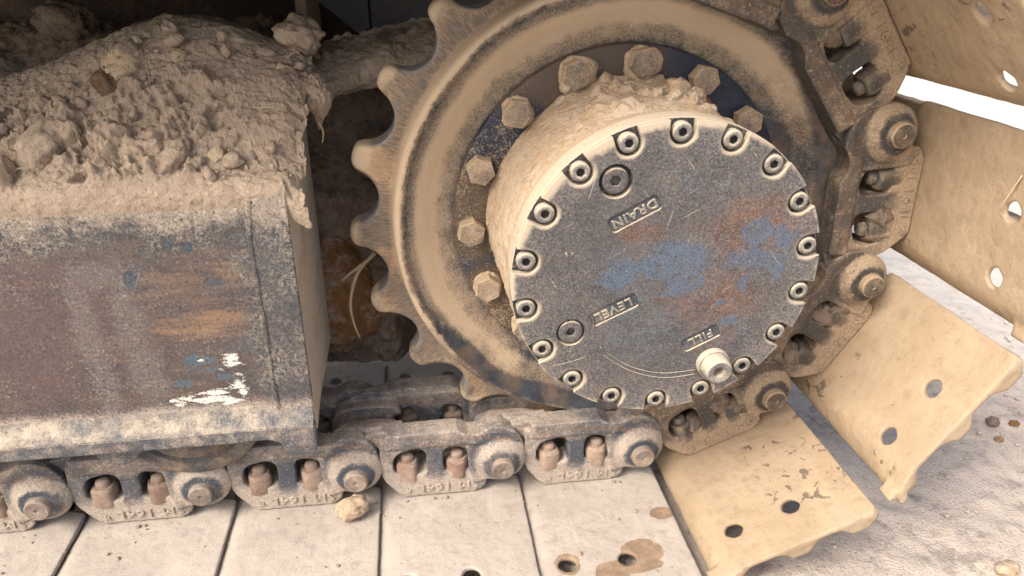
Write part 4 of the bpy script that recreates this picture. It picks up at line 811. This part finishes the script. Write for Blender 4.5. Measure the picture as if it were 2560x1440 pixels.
clod((-0.486, -0.062, 0.101), 0.0150, 50, 'clod left of the knobbly one on the heap front', M_mud, fine=0.2)
clod((-0.371, -0.030, 0.121), 0.0095, 51, 'little yellowish clod near the right end of the heap', M_mud_light)
clod((-0.411, -0.066, 0.098), 0.0090, 52, 'pale whitish clod right of the knobbly one', M_mud_light)
clod((-0.322, -0.086, -0.325), 0.0168, 53, 'yellow mud clod jammed against a link below the frame corner', M_mud_tan, (1.2, 0.8, 0.8), fine=0.22)
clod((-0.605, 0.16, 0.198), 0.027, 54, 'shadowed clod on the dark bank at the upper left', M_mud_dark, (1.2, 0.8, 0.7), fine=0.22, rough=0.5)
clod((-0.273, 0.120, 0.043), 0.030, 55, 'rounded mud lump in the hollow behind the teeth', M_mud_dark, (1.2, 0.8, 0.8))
# hanging flap of mud and roots
fl = rock(1.0, 8, 5, 0.3, (0.015, 0.020, 0.026), fine=0.25); v = arr(fl); k = sstep(-v[:, 2], -0.01, 0.04)[:, None]; v[:, :2] *= (1 - 0.62 * k); setv(fl, v)
o = link('mud_flap', fl, M_mud); o.location = (-0.324, 0.022, 0.132); tag(o, 'pointed flap of mud hanging off the right end of the heap', 'mud flap')
def fibre(pts, r, lab, cat='root', grp=None, n=20, m=None):
    pp = spline(pts, n); o = link('root' if cat == 'root' else 'straw', tube(pp, [r * (1 - 0.6 * i / (n - 1)) for i in range(n)], 6), m or M_fibre); return tag(o, lab, cat, grp)
fibre([(-0.280, 0.062, -0.062), (-0.297, 0.060, -0.078), (-0.307, 0.058, -0.095), (-0.315, 0.058, -0.125), (-0.314, 0.058, -0.152), (-0.308, 0.060, -0.178)], 0.0030, 'forked pale root dangling in the hollow below the teeth')
fibre([(-0.297, 0.060, -0.076), (-0.309, 0.055, -0.083), (-0.322, 0.052, -0.092)], 0.0026, 'short side branch of the pale dangling root')
fibre([(-0.325, 0.018, 0.108), (-0.321, 0.016, 0.098), (-0.323, 0.016, 0.086)], 0.0014, 'thin root hanging from the pointed mud flap')
def on_sec(i, x, y, h):
    a, b = pin_xz(i + 1), pin_xz(i); u = (b - a).normalized(); nn = Vector((u.z, 0, -u.x)); c = (a + b) / 2 + u * x + nn * h; return (c.x, y, c.z)
fibre([on_sec(1, 0.075, -0.192, 0.0445), on_sec(1, 0.045, -0.184, 0.040), on_sec(1, 0.034, -0.180, 0.044), on_sec(1, 0.026, -0.186, 0.050)], 0.0007, 'dry straw caught in the hole of the cracked tan shoe', 'straw')
sr = random.Random(11)
for k in range(14):
    x = sr.uniform(-0.62, -0.34); y = sr.uniform(-0.085, 0.03); z = 0.088 + (y + 0.08) * 0.73 + 0.008 + max(0, -0.03)
    a = sr.uniform(0, 6.28); L = sr.uniform(0.006, 0.016); d = Vector((math.cos(a), 0.5 * math.sin(a), 0.35 * math.sin(a))) * L
    p0 = Vector((x, y, z)); fibre([p0 - d, p0 + Vector((0, -0.002, 0.003)), p0 + d], 0.0007, 'short dry straw sticking out of the mud heap', 'straw', 'straws in the mud heap', 7)

# ------------------------------------------------------------------ machine body behind
bd = empty('machine_body', (0, 0.3, 0.3)); tag(bd, 'shadowed steel body of the digger behind the track', 'machine body')
def bpart(name, me, m): o = link(name, me, m, bd); o.location = (0, -0.3, -0.3); return o
bpart('grey_panel', box(-0.275, 0.35, 0.330, 0.342, 0.10, 0.95), M_bodygrey)
bpart('grey_panel', raw([(-0.355, 0.318, 0.215), (-0.2785, 0.326, 0.150), (-0.2785, 0.326, 0.95), (-0.355, 0.318, 0.95), (-0.355, 0.330, 0.215), (-0.2785, 0.338, 0.150), (-0.2785, 0.338, 0.95), (-0.355, 0.330, 0.95)], [(0, 1, 2, 3), (7, 6, 5, 4), (0, 4, 5, 1), (1, 5, 6, 2), (2, 6, 7, 3), (3, 7, 4, 0)]), M_bodygrey)
bpart('dark_panel', box(-1.4, -0.36, 0.24, 0.25, 0.10, 0.95), M_bodydark)
bpart('edge_plate', box(-0.346, -0.335, 0.10, 0.24, 0.165, 0.60), M_mud_dark)
bpart('rear_panel', box(-1.4, 0.35, 0.352, 0.362, 0.08, 0.95), M_bodydark)
bpart('floor_plate', box(-1.4, 0.45, 0.364, 1.6, 0.42, 0.47), M_bodydark)
bpart('belly_plate', box(-1.4, -0.12, 0.364, 1.5, 0.02, 0.06), M_bodydark)

# ------------------------------------------------------------------ ground
def ground():
    def axis(lo, hi, step, far):
        c = np.arange(lo, hi, step); o = []; s = step; q = hi
        while q < far: o.append(q); s *= 1.25; q += s
        l = []; s = step; q = lo - step
        while q > -far: l.append(q); s *= 1.25; q -= s
        return np.array(l[::-1] + list(c) + o)
    xs = axis(0.05, 1.15, 0.005, 120); ys = axis(-0.45, 0.65, 0.005, 120); X, Y = np.meshgrid(xs, ys, indexing='ij'); p = np.stack([X, Y, 0 * X], -1)
    near = 1 - sstep(np.hypot(X - 0.5, Y), 0.9, 3.0); d1, d2, iv = worley(p, 26, 3); e1, _, jv = worley(p, 70, 4)
    p[..., 2] = -0.372 + near * (0.010 * fbm(p, 5, 4, 0.5, 5) + 0.0045 * fbm(p, 22, 5, 0.6, 6) + np.clip(0.5 - d1, 0, 1) * 0.012 * (iv > 0.6) + np.clip(0.5 - e1, 0, 1) * 0.006 * (jv > 0.5)) - 0.0
    return grid(p)
o = link('ground', ground(), M_ground); tag(o, kind='structure')
gs = random.Random(5); SP = [(0.612, 0.020, 0.0085, M_mud_dark), (0.640, 0.012, 0.006, M_mud_brown), (0.59, -0.02, 0.0055, M_mud_brown), (0.665, -0.015, 0.008, M_mud_dark), (0.52, -0.17, 0.007, M_mud), (0.42, -0.24, 0.011, M_mud_light), (0.50, -0.235, 0.006, M_mud_light), (0.30, -0.265, 0.010, M_mud)]
SL = ['dark stone on the ground right of the lowest tan shoes, largest of its cluster', 'reddish stone just right of the dark one', 'small brown stone below the dark one', 'dark flat stone at the right edge of the picture', 'grey stone lying alone on the lower right ground', 'pale stone near the bottom edge of the ground', 'small pale stone right of the larger pale one', 'stone on the ground just under the flecked yellow shoe']
for k, (x, y, r, m) in enumerate(SP):
    o = link('stone', rock(r, 90 + k, 3, squash=(1.2, 1, 0.7)), m); o.location = (x, y, -0.366); tag(o, SL[k], 'stone', 'loose stones on the ground')
grav = []
for k in range(700):
    m = rock(0.0008 + 0.0030 * gs.random() ** 3, 200 + k % 12, 1, squash=(1.2, 1, 0.7)); m.transform(Matrix.Translation((gs.uniform(0.2, 1.0), gs.uniform(-0.40, 0.5), -0.367)) @ Matrix.Rotation(gs.uniform(0, 6), 4, 'Z')); grav.append(m)
o = link('gravel', join(grav, 180), M_ground); tag(o, 'loose gravel scattered over the dusty ground', 'gravel', kind='stuff')
# grey mound beyond the lower run
o = link('dirt_mound', rock(1.0, 77, 5, 0.12, (0.20, 0.16, 0.13), fine=0.03), M_mud_dark); o.location = (-0.235, 0.50, -0.38); tag(o, 'dark rounded mound of earth beyond the lower track', 'mound')

gr = []
for k in range(120):
    y = -0.066 - 0.17 * gs.random() ** 2.2; m = rock(0.0007 + 0.0024 * gs.random() ** 3.5, 220 + k % 12, 1, squash=(1.2, 1, 0.7)); m.transform(Matrix.Translation((gs.uniform(-0.72, 0.03), y, P4.z - 0.0455)) @ Matrix.Rotation(gs.uniform(0, 6), 4, 'Z')); gr.append(m)
o = link('grit', join(gr, 180), M_mud); tag(o, 'fine grit and crumbs lying on the pale track shoes', 'grit', kind='stuff')
